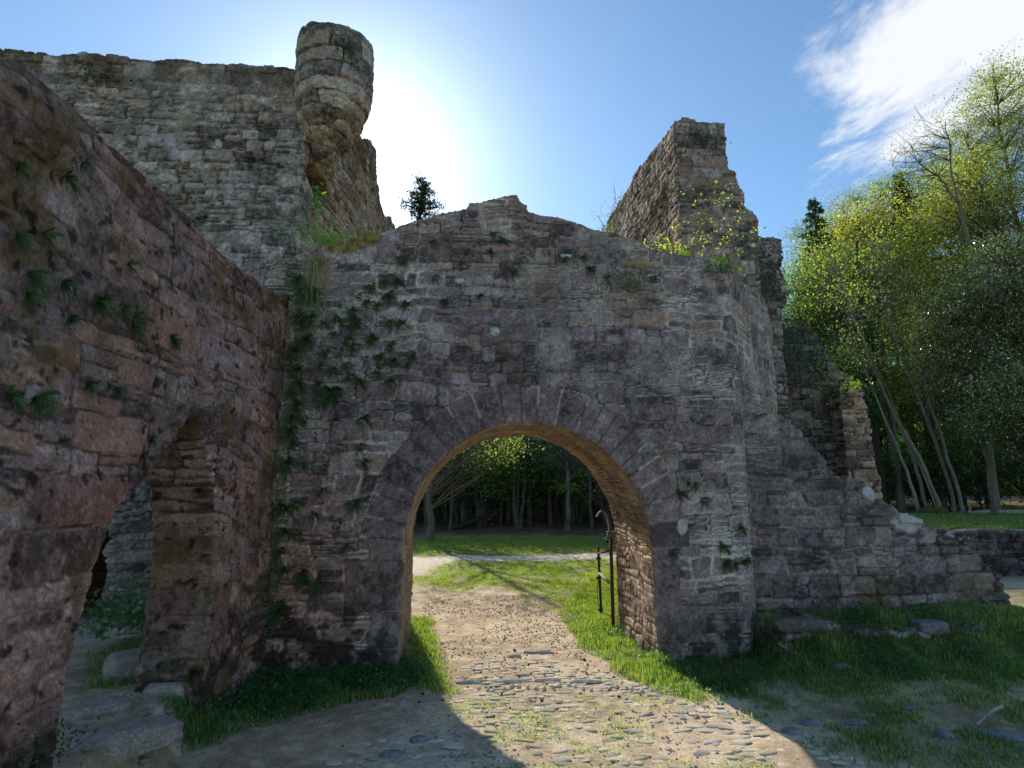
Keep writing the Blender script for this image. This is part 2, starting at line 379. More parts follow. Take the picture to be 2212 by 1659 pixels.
earth = mix(earth, V3([.62, .57, .50]), sst(.15, .5, n2) * .6)
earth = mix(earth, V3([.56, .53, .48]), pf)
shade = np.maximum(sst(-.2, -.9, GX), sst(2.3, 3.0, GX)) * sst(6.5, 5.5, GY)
earth = mix(earth, earth * V3([.84, .76, .68]), shade)  # shade at both sides painted in by darkening the earth colour
turf = mix(V3([.070, .115, .022]), V3([.16, .20, .05]), sst(-.4, .5, n1 + .6 * n2))
turf = mix(turf, V3([.23, .21, .11]), sst(.1, .6, n3 + .4 * n2) * .6)
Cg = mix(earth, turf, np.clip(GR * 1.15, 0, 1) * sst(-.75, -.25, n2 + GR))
wood = sst(20.3, 22.0, GY + 1.2 * n1) * (1 - sst(9, 11, GX)) + sst(18.3, 19.3, GY + .8 * n1) * sst(9, 11, GX)
floorc = mix(V3([.17, .115, .075]), V3([.09, .085, .035]), sst(-.2, .4, n1))
Cg = mix(Cg, floorc, np.clip(wood, 0, 1))
far = sst(13.8, 14.8, GY) * (1 - wood) * sst(24, 22, GY) * (1 - pf)
Cg = mix(Cg, turf, np.clip(far, 0, 1) * .9)
sidep = sst(-4, -6, GX) + sst(7, 8, GX) * sst(10.5, 9.5, GY) * sst(-.2, .2, n3 + .3)
Cg = mix(Cg, turf, np.clip(sidep, 0, 1) * .6)
idx = np.arange(nx * ny).reshape(ny, nx)
fq = np.stack([idx[:-1, :-1], idx[:-1, 1:], idx[1:, 1:], idx[1:, :-1]], -1).reshape(-1, 4)
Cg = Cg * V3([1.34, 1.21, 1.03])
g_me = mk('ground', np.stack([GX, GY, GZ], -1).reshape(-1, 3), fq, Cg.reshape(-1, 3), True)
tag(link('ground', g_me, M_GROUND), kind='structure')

# ------------------------------------------------------------------ the gate wall
YG, TG = 5.8, 1.36
ACX, ACZ, AR, ARING = .635, 1.05, 1.185, .37
XC = 2.74
def xz(x, y, Y=YG): p = aY(x, y, Y); return (p[0], p[2])
def cham(x, y):
    Y = YG
    for _ in range(30): X = aY(x, y, Y)[0]; Y = .5 * Y + .5 * (YG + 1.2 * max(X - XC, 0))
    p = aY(x, y, Y); return (p[0], p[2])
top = [xz(*p) for p in [(636, 560), (662, 548), (690, 538), (722, 527), (770, 516), (812, 506), (862, 492), (905, 477), (952, 462), (1008, 451), (1012, 440), (1060, 431), (1095, 424), (1117, 422), (1122, 438), (1138, 446), (1139, 458), (1200, 468), (1242, 478), (1280, 496), (1330, 508), (1365, 518), (1400, 539), (1450, 553), (1500, 560), (1545, 566), (1580, 578), (1600, 598)]]
top += [cham(*p) for p in [(1635, 625), (1655, 660), (1668, 705), (1672, 780), (1678, 850), (1680, 900), (1682, 1000)]]
xr = top[-1][0]
outl = [(-2.0, -.4), (-2.0, top[0][1] - .05)] + rag(top, .14, .022, 3)[:-1]
outl = [(-2.0, -.4), (-2.0, top[0][1] - .04)]
tr = rag(top + [(top[-1][0], top[-1][1] - 40)], .13, .02, 3); outl += tr[:tr.index(top[-1]) + 1]
outl += [(xr, -.4), (ACX + AR + .02, -.4)]
n = 40
outl += [(ACX + AR * math.cos(math.pi * k / n) + (.01 if k == 0 else 0), ACZ + AR * math.sin(math.pi * k / n)) for k in range(0, n + 1)]
outl += [(ACX - AR - .01, -.4)]
def gate_deform(P):
    P = P.copy(); P[:, 1] += 1.2 * np.maximum(P[:, 0] - XC, 0)
    return P
def gate_hook(I):
    P, N = I['P'], I['N']
    x, y, z = P[:, 0], P[:, 1], P[:, 2]
    rr = np.hypot(x - ACX, z - ACZ); an = np.arctan2(z - ACZ, x - ACX)
    front = np.abs(N[:, 1]) > .5
    jit = .006 * fbm(P, 8, 2, 77)
    rg = np.random.default_rng(5); ab = np.cumsum(rg.uniform(.10, .18, 50)); ab = ab[ab < math.pi + .25]
    ang = np.where(an < -1.6, an + 6.283, an)
    k = np.clip(np.searchsorted(ab, ang), 1, len(ab) - 1)
    ringw = ARING + .05 * (hsh(k, np.int64(3)) - .5)
    da = np.minimum(ang - ab[k - 1], ab[k] - ang) * rr; dr = np.minimum(rr - AR + .03, AR + ringw - rr)
    inr = front & (z > ACZ) & (rr < AR + ringw)
    # jamb quoins below the springing
    qb = np.cumsum(rg.uniform(.24, .46, 12)) - .5
    kq = np.clip(np.searchsorted(qb, z), 1, len(qb) - 1)
    hd = np.abs(x - ACX) - AR
    qw = .25 + .20 * ((kq + (x > ACX)) % 2) + .06 * hsh(kq, (x > ACX), np.int64(8))
    inq = front & (z <= ACZ) & (hd < qw)
    dq = np.minimum(np.minimum(z - qb[kq - 1], qb[kq] - z), np.minimum(hd + .03, qw - hd))
    for m, dd, kk in ((inr, np.minimum(da, dr), k), (inq, dq, kq + 100 + 50 * (x > ACX))):
        I['d'] = np.where(m, np.maximum(dd * .35, .012) + .01, I['d'])
        for q, sd in (('h1', 1), ('h2', 2), ('h3', 3)):
            v = hsh(kk, np.int64(sd + 20))
            I[q] = np.where(m, {'h1': .3 + .3 * v, 'h2': v * .7, 'h3': .42 + .06 * v}[q], I[q])
    vj = np.maximum(inr * (1 - sst(.003, .013, np.minimum(da, dr * 1.3) + jit)) * sst(-.6, -.2, fbm(P, 3, 3, 92)), inq * (1 - sst(.002, .012, dq + jit)) * .7 * sst(-.2, .2, fbm(P, 3, 3, 93)))
    soff = (~front) & (rr < AR + .12) & (z > ACZ - .15) | (~front) & (hd < .1) & (z <= ACZ) & (np.abs(N[:, 0]) > .6) & (x < ACX)
    soff = soff & (y > YG + .02) & (y < YG + TG - .02)
    I['plaster'] = np.where(soff, .2 * sst(-.5, .2, fbm(P, 2.5, 3, 91)), 0.)
    # the long stones of the intrados run along the vault: a finer layout in (depth, angle)
    sel = soff & (z > ACZ - .15)
    d2, a1, a2, a3 = layout(y * 1.0 + 3, an * AR * 1.0 + 5, 31, (.05, .12), (.2, .5), .02)
    I['d'] = np.where(sel, d2, I['d']); I['h1'] = np.where(sel, a1, I['h1'])
    def post(C):
        C = mix(C, np.where((fbm(P, 2.1, 2, 191) > .08)[:, None], V3([[.44, .41, .36]]), V3([[.07, .055, .05]])), vj * .85)
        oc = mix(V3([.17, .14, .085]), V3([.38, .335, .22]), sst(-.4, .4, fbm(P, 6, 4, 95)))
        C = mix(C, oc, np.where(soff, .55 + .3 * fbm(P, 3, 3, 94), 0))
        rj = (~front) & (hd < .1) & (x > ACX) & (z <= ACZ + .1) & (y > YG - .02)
        C = mix(C, C * V3([1.5, 1.48, 1.42]), rj * 1.0)  # sunlit face of the right jamb brightened in its colour
        # damp black growth low down and to the left, redder towards the corner
        dk = sst(1.25, .3, z + .35 * fbm(P, 1.2, 2, 97)) * sst(-.2, -.9, x) * sst(-.12, .12, fbm(P, 9, 4, 96)) * front
        C = mix(C, V3([.018, .017, .012]), dk * .9)
        dk2 = sst(.55, .1, z + .2 * fbm(P, 1.5, 2, 98)) * sst(1.7, 2.0, x) * sst(.0, .2, fbm(P, 9, 4, 99)) * front
        C = mix(C, V3([.03, .026, .02]), dk2 * .8)
        mq = xz(762, 522); mz = sst(1.3, .8, np.hypot((x - mq[0]) / .26, (z - mq[1] - (x - mq[0]) * .22) / .10) + .35 * fbm(P, 9, 3, 192))
        C = mix(C, mix(V3([.10, .07, .018]), V3([.24, .18, .05]), sst(-.3, .3, fbm(P, 25, 2, 193))), mz * .95)
        red = sst(-.3, -1.6, x) * sst(2.3, .6, z)
        C = mix(C, C * V3([1.25, .88, .74]), red)
        pale = sst(1.4, 2.4, x) * sst(-.1, .4, fbm(P, 1.1, 3, 100))
        C = mix(C, C * 1.18, pale)
        return C
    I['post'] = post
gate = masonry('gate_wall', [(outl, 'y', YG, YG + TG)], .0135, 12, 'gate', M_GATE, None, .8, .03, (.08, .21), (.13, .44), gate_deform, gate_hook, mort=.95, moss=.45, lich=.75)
tag(gate, 'ruined purple grey rubble wall pierced by the round carriage arch', 'wall')

# ------------------------------------------------------------------ walls that run along a line
def plane_hit(x, y, A, D):
    """ray through frame point (x,y) with the vertical plane through A along D -> (s, z)"""
    d = ray(x, y); Nn = (D[1], -D[0]); t = ((A[0] - CP[0]) * Nn[0] + (A[1] - CP[1]) * Nn[1]) / (d[0] * Nn[0] + d[1] * Nn[1])
    p = CP + d * t; return ((p[0] - A[0]) * D[0] + (p[1] - A[1]) * D[1], p[2])
def line_prism(outline, A, D, thick):
    """outline (s,z) on the plane; thickness towards the left of D if positive"""
    n = (-D[1], D[0]); k = len(outline); v = []
    for off in (0, thick):
        v += [(A[0] + D[0] * s + n[0] * off, A[1] + D[1] * s + n[1] * off, z) for s, z in outline]
    f = [tuple(range(k)), tuple(range(2 * k - 1, k - 1, -1))] + [((i + 1) % k, i, k + i, k + (i + 1) % k) for i in range(k)]
    return ('mesh', v, f)
def ellipsoid(c, r, rot=0, seed=0, n=24, amp=.12):
    v = []; f = []
    for i in range(n // 2 + 1):
        th = math.pi * i / (n // 2)
        for j in range(n):
            ph = 2 * math.pi * j / n; v.append((math.sin(th) * math.cos(ph), math.sin(th) * math.sin(ph), math.cos(th)))
    v = V3(v); v = v * (1 + amp * fbm(v + seed * 7.3, 1.2, 3, seed))[:, None] * V3(r)
    c0, s0 = math.cos(rot), math.sin(rot)
    v = np.stack([v[:, 0] * c0 - v[:, 1] * s0, v[:, 0] * s0 + v[:, 1] * c0, v[:, 2]], 1) + V3(c)
    for i in range(n // 2):
        for j in range(n): f.append((i * n + j, (i + 1) * n + j, (i + 1) * n + (j + 1) % n, i * n + (j + 1) % n))
    return ('mesh', [tuple(p) for p in v], f)

# left flanking wall with the pointed opening
LA, LB = V3([-1.70, 5.85]), V3([-1.97, 1.2])
LD = (LB - LA) / np.linalg.norm(LB - LA)
lh = lambda x, y: plane_hit(x, y, LA, LD)
ltop = [(-.02, 3.48)] + [lh(*p) for p in [(600, 640), (560, 612), (520, 585), (490, 555), (455, 520), (430, 505), (400, 470), (365, 440), (330, 395), (290, 365), (250, 320), (215, 290), (180, 250), (120, 200), (60, 150), (0, 128)]]
ltop += [(5.0, 3.45), (7.5, 3.4)]
ltr = rag(ltop + [(7.5, -40)], .15, .022, 9); ltr = ltr[:ltr.index(ltop[-1]) + 1]
nl = [lh(*p) for p in [(118, 1640), (125, 1560), (140, 1490), (152, 1430), (168, 1370), (190, 1295), (205, 1230), (222, 1170), (248, 1112), (262, 1085), (300, 1050), (322, 1028), (350, 985), (372, 945), (402, 898)]]
nr_ = [lh(*p) for p in [(424, 893), (440, 950), (452, 1010), (461, 1065), (466, 1176), (460, 1240), (453, 1300), (446, 1360), (438, 1407), (433, 1453)]]
lout = [(-.02, -.4)] + ltr + [(7.5, -.4), (nl[0][0] + .02, -.4)] + rag(nl + [(99, 99)], .12, .018, 4)[:-1]
ii = lout.index(nl[-1]); lout = lout[:ii + 1] + nr_ + [(nr_[-1][0], -.4)]
def left_hook(I):
    P = I['P']; z = P[:, 2]
    d2, a1, a2, a3 = layout(P[:, 1] + 5, z + .18 * (P[:, 1]), 77, (.11, .26), (.18, .5), .03)
    big = fbm(P, .8, 2, 301) > .02
    I['d'] = np.where(big, d2, I['d']);
    for q, a in (('h1', a1), ('h2', a2), ('h3', a3)): I[q] = np.where(big, a, I[q])
    def post(C):
        C = mix(C, C * V3([1.22, .86, .72]), sst(-.3, .3, fbm(P, .9, 3, 311) + sst(2.2, .8, z) * .25) * .55)
        C = mix(C, V3([.13, .085, .025]), sst(.22, .38, fbm(P, 3.4, 4, 312)) * .6)
        C = mix(C, V3([.03, .028, .015]), sst(.95, .25, z + .3 * fbm(P, 1.2, 2, 313)) * sst(-.1, .12, fbm(P, 9, 4, 314)) * .85)
        rv = (np.abs(I['N'][:, 0]) < .6) & (P[:, 1] > 4.2) & (P[:, 1] < 5.2) & (z < 2.35)
        C = mix(C, C * V3([.72, .70, .58]), rv * sst(.2, .9, z) * 1.)  # reveal darkened for its shadow and tinted olive for moss
        pits = sst(.33, .42, fbm(P, 17, 3, 315)); C = mix(C, C * .22, pits)
        cor = sst(4.9, 5.75, P[:, 1]) * sst(-.1, .2, fbm(P, 6, 4, 316)); C = mix(C, V3([.035, .04, .015]), cor * .7)
        return C
    I['post'] = post
bp = LA + LD * lh(95, 225)[0]
bould = ellipsoid((bp[0] - .10, bp[1], 3.17), (.20, .40, .20), 0, 4)
lw = masonry('flanking_wall', [line_prism(lout, LA, LD, -.44), bould], .0125, 33, 'left', M_LEFT, None, .85, .035, (.11, .28), (.20, .68), None, left_hook, mort=.7, moss=.6, lich=.35)
tag(lw, 'reddish sandstone side wall on the left with a broken pointed opening', 'wall')

# inner pier seen through the pointed opening
def box_out(x0, x1, z0, z1, seed): return rag([(x0, z0), (x0, z1), (x1, z1), (x1, z0)], .14, .03, seed)
px0 = aY(262, 1200, 6.6)[0]; px1 = px0 + .75
ip = masonry('stone_pier', [(box_out(px0, px1, -.45, 2.6, 5), 'y', 6.45, 7.1)], .02, 91, 'tower', M_TOWER, None, 1.5, .06, (.09, .2), (.15, .4), mort=.2, moss=.3)
tag(ip, 'bluish grey stone pier standing behind the pointed opening', 'pier')

# ------------------------------------------------------------------ tower keep
TA = V3([-2.13, 7.42]); TB = V3([-1.50, 12.4]); TD = (TB - TA) / np.linalg.norm(TB - TA)
YT = 7.42
tt = [xz(*p, YT) for p in [(-10, 104), (40, 108), (90, 112), (97, 122), (118, 118), (180, 112), (215, 118), (262, 128), (330, 132), (370, 128), (420, 130), (440, 136), (520, 134), (560, 142), (620, 148), (660, 152)]]
tt = [(-9.5, tt[0][1] + .15)] + tt
t_r = rag(tt + [(tt[-1][0], -40)], .2, .035, 21); t_r = t_r[:t_r.index(tt[-1]) + 1]
dx0, dx1 = aY(150, 1200, YT)[0], aY(262, 1200, YT)[0]
tout = [(-9.5, -.5)] + t_r + [(-2.13, -.5), (dx1 + .25, -.5), (dx1 + .25, 1.5), (dx1 - .1, 1.95), (dx0, 1.9), (dx0 - .3, 1.4), (dx0 - .3, -.5)]
th_ = lambda x, y: plane_hit(x, y, TA, TD)
st_ = [(0, 7.0), (.5, 7.0)] + [th_(*p) for p in [(768, 285), (780, 302), (800, 308), (812, 325), (814, 395), (822, 440), (830, 462), (846, 468), (853, 492), (854, 560)]]
s_r = rag(st_ + [(st_[-1][0], -40)], .2, .03, 22); s_r = s_r[:s_r.index(st_[-1]) + 1]
sout = [(0, -.5)] + s_r + [(st_[-1][0], -.5)]
ph = th_(686, 398); hole = TA + TD * ph[0]
def tower_deform(P):
    P = P.copy(); r = ((P[:, 1] - hole[1]) / .40) ** 2 + ((P[:, 2] - ph[1]) / .17) ** 2
    P[:, 0] -= np.where((P[:, 0] > -2.35), .45 * sst(1.3, .7, r), 0)
    return P
def tower_hook(I):
    P = I['P']
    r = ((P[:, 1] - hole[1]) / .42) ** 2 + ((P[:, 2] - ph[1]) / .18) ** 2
    def post(C):
        up = sst(4.2, 6.3, P[:, 2]) * (P[:, 1] < 7.6)
        C = mix(C, V3([.44, .45, .45]), sst(.14, .4, fbm(P * V3([1, 1, 1.6]), 3.3, 5, 330)) * up * .6)
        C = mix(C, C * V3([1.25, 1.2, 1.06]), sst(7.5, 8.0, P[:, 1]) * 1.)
        C = mix(C, V3([.16, .15, .05]), sst(7.6, 8., P[:, 1]) * sst(.05, .4, fbm(P, 2.2, 4, 331)) * .5)
        C = mix(C, V3([.09, .06, .03]), sst(6.6, 7.1, P[:, 2] + .25 * fbm(P, 4, 3, 332)) * sst(-.3, .1, fbm(P, 5, 3, 333)) * .7)
        return mix(C, C * .1, np.where(P[:, 0] > -2.9, sst(1.3, .6, r), 0))  # darkness inside the hole painted into the stone colour
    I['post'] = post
tower = empty('ruined_tower', (-2.13, 7.42, 0)); tag(tower, 'tall grey keep at upper left with ragged wall top and corner turret', 'tower')
IT = Matrix.Translation((-2.13, 7.42, 0)).inverted()
tw = masonry('wall', [(tout, 'y', YT, YT + .9), line_prism(sout, TA, TD, .8), ([(-9, 9.6), (-3, 9.6), (-3, 10.3), (-9, 10.3)], 'z', -.5, 4.2), ([(-9, 8.2), (-2.6, 8.2), (-2.6, 9.8), (-9, 9.8)], 'z', 2.2, 2.6)],  # last two prisms, back wall and ceiling slab, added to darken the doorway
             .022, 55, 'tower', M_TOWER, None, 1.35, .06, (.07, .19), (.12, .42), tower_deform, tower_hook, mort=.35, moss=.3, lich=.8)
def adopt(o, p):
    o.parent = p; o.matrix_parent_inverse = Matrix.Translation(p.location).inverted()
adopt(tw, tower)
# turret: a lathe that leans into the corner as it narrows
prof = [(.02, 7.80), (.20, 7.80), (.36, 7.76), (.44, 7.62), (.48, 7.35), (.495, 7.05), (.49, 6.80), (.475, 6.62), (.41, 6.56), (.415, 6.42), (.385, 6.36), (.30, 6.32), (.305, 6.20), (.27, 6.14), (.17, 6.10), (.16, 6.0), (.12, 5.95), (.01, 5.92)]
tv = []; tf = []; nn = 36
for i, (r, z) in enumerate(prof):
    cx = -1.80 - max(0, 6.6 - z) * .16; cy = 7.52 + max(0, 6.6 - z) * .15
    for j in range(nn):
        a = 2 * math.pi * j / nn; br = -.14 * max(0, math.cos(a - 4.9)) * (z > 7.6)
        tv.append((cx + r * math.cos(a), cy + r * math.sin(a), z + br))
for i in range(len(prof) - 1):
    for j in range(nn): tf.append((i * nn + j, i * nn + (j + 1) % nn, (i + 1) * nn + (j + 1) % nn, (i + 1) * nn + j))
tf.append(tuple(range(nn - 1, -1, -1))); tf.append(tuple(range((len(prof) - 1) * nn, len(prof) * nn)))
def tur_hook(I):
    P = I['P']; a = np.arctan2(P[:, 1] - 7.52, P[:, 0] + 1.8)
    I['d'], I['h1'], I['h2'], I['h3'] = layout(a * .48 + 3, P[:, 2], 61, (.13, .24), (.25, .6), .03, False)
    def post(C):
        C = mix(C, V3([.05, .06, .02]), sst(7.15, 7.5, P[:, 2]) * sst(.0, .25, fbm(P, 6, 4, 341)) * .6)
        return mix(C, C * V3([1.05, 1., .85]), sst(6.7, 6.3, P[:, 2]))
    I['post'] = post
tur = masonry('turret', [('mesh', tv, tf)], .016, 62, 'tower', M_TOWER, None, 1.5, .03, hook=tur_hook, mort=.5, moss=.35, lich=.6)
adopt(tur, tower)
for i, (x, y, r) in enumerate([(727, 190, (.11, .12, .09)), (746, 240, (.12, .12, .09)), (738, 272, (.10, .11, .085))]):
    c = aY(x, y, [7.16, 7.28, 7.36][i])
    cb_ = masonry('corbel', [ellipsoid(tuple(c), r, 0, i)], .016, 70 + i, 'tower', M_TOWER, None, .15, .02, mort=0, moss=.2,
                  hook=lambda I: I.update(d=I['d'] * 0 + .1, h1=I['h1'] * 0 + .75, post=lambda C: C * V3([1.15, 1.05, .75])))
    cb_.parent = tur

# ------------------------------------------------------------------ right hand ruins
YR = 8.5
ro = [xz(*p, YR) for p in [(1459, 262), (1475, 257), (1500, 261), (1530, 268), (1541, 272), (1548, 300), (1540, 318), (1556, 345), (1562, 364), (1586, 370), (1594, 402), (1606, 420), (1603, 446), (1622, 462), (1636, 478), (1634, 505), (1636, 560)]]
rr_ = rag(ro + [(ro[-1][0], -40)], .15, .03, 31); rr_ = rr_[:rr_.index(ro[-1]) + 1]
XR0 = ro[0][0]
rout = [(XR0, -.5)] + rr_ + [(ro[-1][0], -.5)]
lx = [aX(*p, XR0) for p in [(1459, 262), (1440, 285), (1425, 305), (1400, 345), (1375, 375), (1350, 415), (1330, 448), (1312, 480)]]
lt = [(p[1], p[2]) for p in lx]; lt2 = rag(lt + [(lt[-1][0], -40)], .2, .03, 33); lt2 = lt2[:lt2.index(lt[-1]) + 1]
rl = [(YR, -.5)] + lt2 + [(lt[-1][0], -.5)]
r2 = [xz(*p, 9.3) for p in [(1560, 512), (1628, 508), (1650, 512), (1688, 516), (1690, 548), (1684, 580), (1696, 610), (1700, 650), (1690, 690), (1684, 740)]]
r2o = [(r2[0][0], -.5)] + rag(r2 + [(r2[-1][0], -40)], .14, .03, 35)[:-3] + [(r2[-1][0], -.5)]
def ruin_hook(I):
    P = I['P']; N = I['N']
    def post(C):
        lf = (N[:, 0] < -.5)
        return mix(C, C * V3([1.25, 1.15, 1.0]), lf * 1.)  # sun-facing left sides painted brighter and warmer
    I['post'] = post
ru = masonry('gable_ruin', [(rout, 'y', YR, YR + .85), (rl, 'x', XR0, XR0 + .8), (r2o, 'y', 9.3, 10.0)], .021, 81, 'ruin', M_TOWER, None, 1.5, .05, (.09, .22), (.14, .45), None, ruin_hook, mort=.35, moss=.5, lich=.3)
tag(ru, 'broken brown stone corner rising behind the right end of the gate wall', 'ruin')
b1 = [xz(*p, 10.3) for p in [(1640, 700), (1700, 690), (1735, 704), (1760, 722), (1776, 760), (1795, 792), (1815, 815), (1850, 835)]]
b1o = [(b1[0][0], -.5)] + rag(b1 + [(b1[-1][0], -40)], .16, .04, 36)[:-3] + [(b1[-1][0], -.5)]
b2 = [xz(*p, 9.95) for p in [(1813, 830), (1838, 828), (1862, 845), (1868, 880), (1876, 912), (1880, 950), (1890, 972), (1893, 1010), (1902, 1040), (1906, 1090)]]
b2o = [(b2[0][0], -.5)] + rag(b2 + [(b2[-1][0], -40)], .12, .035, 37)[:-3] + [(b2[-1][0], -.5)]
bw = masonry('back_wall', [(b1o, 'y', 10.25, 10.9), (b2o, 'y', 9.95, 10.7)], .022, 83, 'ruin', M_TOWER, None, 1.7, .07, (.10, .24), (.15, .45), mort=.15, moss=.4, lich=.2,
             hook=lambda I: I.update(post=lambda C, P=I['P']: mix(C * .5, C * V3([1.25, 1.15, 1.]), sst(b2[0][0] - .04, b2[0][0] + .02, P[:, 0]))))  # left part painted dark as shade, jamb painted brighter as if lit
tag(bw, 'broken wall coloured as shaded with a jamb coloured as lit behind the sloping stub wall', 'wall')
so = [xz(*p, 6.0) for p in [(1600, 900), (1640, 905), (1672, 893), (1690, 902), (1700, 918), (1722, 926), (1745, 950), (1772, 978), (1786, 1005), (1803, 1026), (1850, 1043), (1885, 1052), (1897, 1078), (1925, 1092), (1940, 1112), (1985, 1122), (2003, 1140), (2050, 1150), (2068, 1178), (2100, 1190), (2122, 1208), (2125, 1222), (2155, 1240), (2168, 1275), (2182, 1300), (2184, 1340)]]
so_r = rag(so + [(so[-1][0], -40)], .11, .02, 41); so_r = so_r[:so_r.index(so[-1]) + 1]
sto = [(so[0][0], -.4)] + so_r + [(so[-1][0] + .03, -.4)]
def stub_hook(I):
    P = I['P']
    def post(C):
        w = np.zeros(len(P))
        for x, y, r in ((1880, 1062, .13), (1960, 1128, .20), (2055, 1156, .06)):
            q = aY(x, y, 6.0); w = np.maximum(w, sst(r, r * .6, np.hypot(P[:, 0] - q[0], (P[:, 2] - q[2]) * 1.5) + .05 * fbm(P, 12, 3, 401)))
        C = mix(C, V3([.52, .50, .47]), w * .85)
        q = aY(1890, 1288, 6.0); o = sst(.2, .12, np.hypot(P[:, 0] - q[0], P[:, 2] - q[2]) + .05 * fbm(P, 8, 3, 402))
        return mix(C, V3([.14, .09, .035]), o * .55)
    I['post'] = post
sw = masonry('stub_wall', [(sto, 'y', 6.0, 6.75)], .0145, 44, 'gate', M_GATE, None, 1.25, .04, (.09, .22), (.14, .42), None, stub_hook, mort=.35, moss=.5, zlow=.3, lich=.6)
tag(sw, 'low stub wall stepping down to the right of the gate pier', 'wall')
lo = [(6.0, -.3), (6.0, .78), (9, .80), (11, .80), (18, .80), (18, -.3)]
low = masonry('low_wall', [(rag(lo, .22, .03, 51), 'y', 10.75, 11.4)], .03, 47, 'ruin', M_TOWER, None, 1.5, .05, (.06, .15), (.12, .4), mort=.05, moss=.5, hook=lambda I: I.update(post=lambda C, N=I['N']: mix(C * V3([.42, .42, .46]), C, sst(.5, .8, N[:, 2]))))
tag(low, 'low dry stone retaining wall below the grass at far right', 'wall')

le = [(2.93, -.1), (2.93, .36), (3.3, .37), (3.7, .33), (4.1, .31), (4.5, .33), (4.9, .30), (5.2, .27), (5.3, -.1)]
lg = masonry('ledge_wall', [(rag(le, .12, .035, 61), 'y', 5.50, 5.85)], .015, 48, 'gate', M_GATE, None, 1.6, .04, (.07, .16), (.12, .4), mort=.2, moss=.9, zlow=.1)
tag(lg, 'low broken footing ledge half buried in grass under the stub wall', 'ledge')

# ------------------------------------------------------------------ trees
def ell(n, c, r, rg, shell=.55):
    v = runit(n, rg); k = shell + (1 - shell) * rg.random(n) ** .6; k = np.where(rg.random(n) < .25, rg.random(n), k)
    return V3(c) + v * k[:, None] * V3(r)
def grow(trunks, crowns, seed, leaf=(.09, .05), lpt=26, spread=.32, cols=((.05, .09, .02), (.12, .17, .03)), bark=(.12, .10, .08), sides=6, brad=.022, k=.9,
         twig=True, bare=0, leafup=0.0, dark=.5, flat=1.0, twl=.35):
    """trunks: [(pts, r0, r1)]; crowns: [(centre, radii, tips)] -> trunk mesh, crown mesh"""
    rg = np.random.default_rng(seed); T = Acc(); C = Acc()
    fine = []
    for pts, r0, r1 in trunks:
        pts = V3(pts, dtype=float); m = 14
        t = np.linspace(0, 1, m); tt = np.linspace(0, 1, len(pts))
        p = np.stack([np.interp(t, tt, pts[:, i]) for i in range(3)], 1)
        for _ in range(2): p[1:-1] = .5 * p[1:-1] + .25 * (p[:-2] + p[2:])
        H = np.linalg.norm(p[-1] - p[0]); p[1:] += rg.normal(size=(m - 1, 3)) * V3([1, 1, .2]) * H * .0028
        r = r0 + (r1 - r0) * t; r[0] *= 1.35
        bc = V3(bark) * (1 + .25 * rg.normal(size=(m * sides, 1)) * .6)
        T.tube(p, r, sides, np.clip(bc, .01, .8)); fine.append((p, r))
    allp = np.concatenate([f[0][2:] for f in fine]); allr = np.concatenate([f[1][2:] for f in fine])
    LP, LD_, LC, LS = [], [], [], []
    for c, r, n in crowns:
        tips = ell(n, c, r, rg)
        cz0, cz1 = c[2] - r[2], c[2] + r[2]
        for tip in tips:
            hd = np.hypot(allp[:, 0] - tip[0], allp[:, 1] - tip[1])
            tz = tip[2] - k * hd * .7
            cost = np.abs(allp[:, 2] - tz) + .35 * hd + rg.random(len(allp)) * .3
            j = int(np.argmin(cost)); a = allp[j]; L = np.linalg.norm(tip - a)
            mid = (a + tip) / 2 + V3([0, 0, .10 * L]) + rg.normal(size=3) * .06 * L
            q = V3([a, a * .55 + mid * .45 + rg.normal(size=3) * .02 * L, mid, mid * .45 + tip * .55 + rg.normal(size=3) * .03 * L, tip])
            rb = min(allr[j] * .6, brad * (.5 + .25 * L))
            T.tube(q, np.linspace(rb, .005, 5), 4, V3(bark) * rg.uniform(.6, 1.1))
            if twig:
                for _ in range(3):
                    b0 = q[rg.integers(2, 5)]; e = b0 + rg.normal(size=3) * twl * V3([1, 1, .8]) + V3([0, 0, .1])
                    T.tube([b0, (b0 + e) / 2 + rg.normal(size=3) * .04, e], [.007, .005, .003], 3, V3(bark) * rg.uniform(.6, 1.2))
            if rg.random() < bare: continue
            m = rg.integers(int(lpt * .5), int(lpt * 1.5) + 1)
            if m < 1: continue
            B = tip + rg.normal(size=(m, 3)) * spread * V3([1, 1, .6 * flat])
            s = rg.random(); base = V3(cols[0]) * (1 - s) + V3(cols[1]) * s
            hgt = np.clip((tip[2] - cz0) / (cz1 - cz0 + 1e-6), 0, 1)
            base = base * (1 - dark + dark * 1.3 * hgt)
            LP.append(B); LD_.append(runit(m, rg) + V3([0, 0, -.3 + leafup])); LC.append(base * (1 + .28 * rg.normal(size=(m, 1)))); LS.append(rg.uniform(.6, 1.3, m))
    if LP:
        LP = np.concatenate(LP); LD_ = np.concatenate(LD_); LC = np.clip(np.concatenate(LC), .004, .8); LS = np.concatenate(LS)
        nrm = runit(len(LP), rg) * .8 + V3([0, 0, 1]); C.leaves(LP, LD_, nrm, leaf[0] * LS, leaf[1] * LS, LC)
    return T.mesh('trunk', True), C.mesh('crown') if LP is not None and len(LP) else None
def tree(name, loc, meshes, label, group=None, mat=None, cat='tree', rot=0, sc=(1, 1, 1)):
    o = empty(name, loc); o.rotation_euler = (0, 0, rot); o.scale = sc; tag(o, label, cat, group)
    link('trunk', meshes[0], None, o)
    if not meshes[0].materials: meshes[0].materials.append(M_BARK)
    if meshes[1] is not None:
        link('crown', meshes[1], None, o)
        if not meshes[1].materials: meshes[1].materials.append(mat or M_LEAF)
    return o
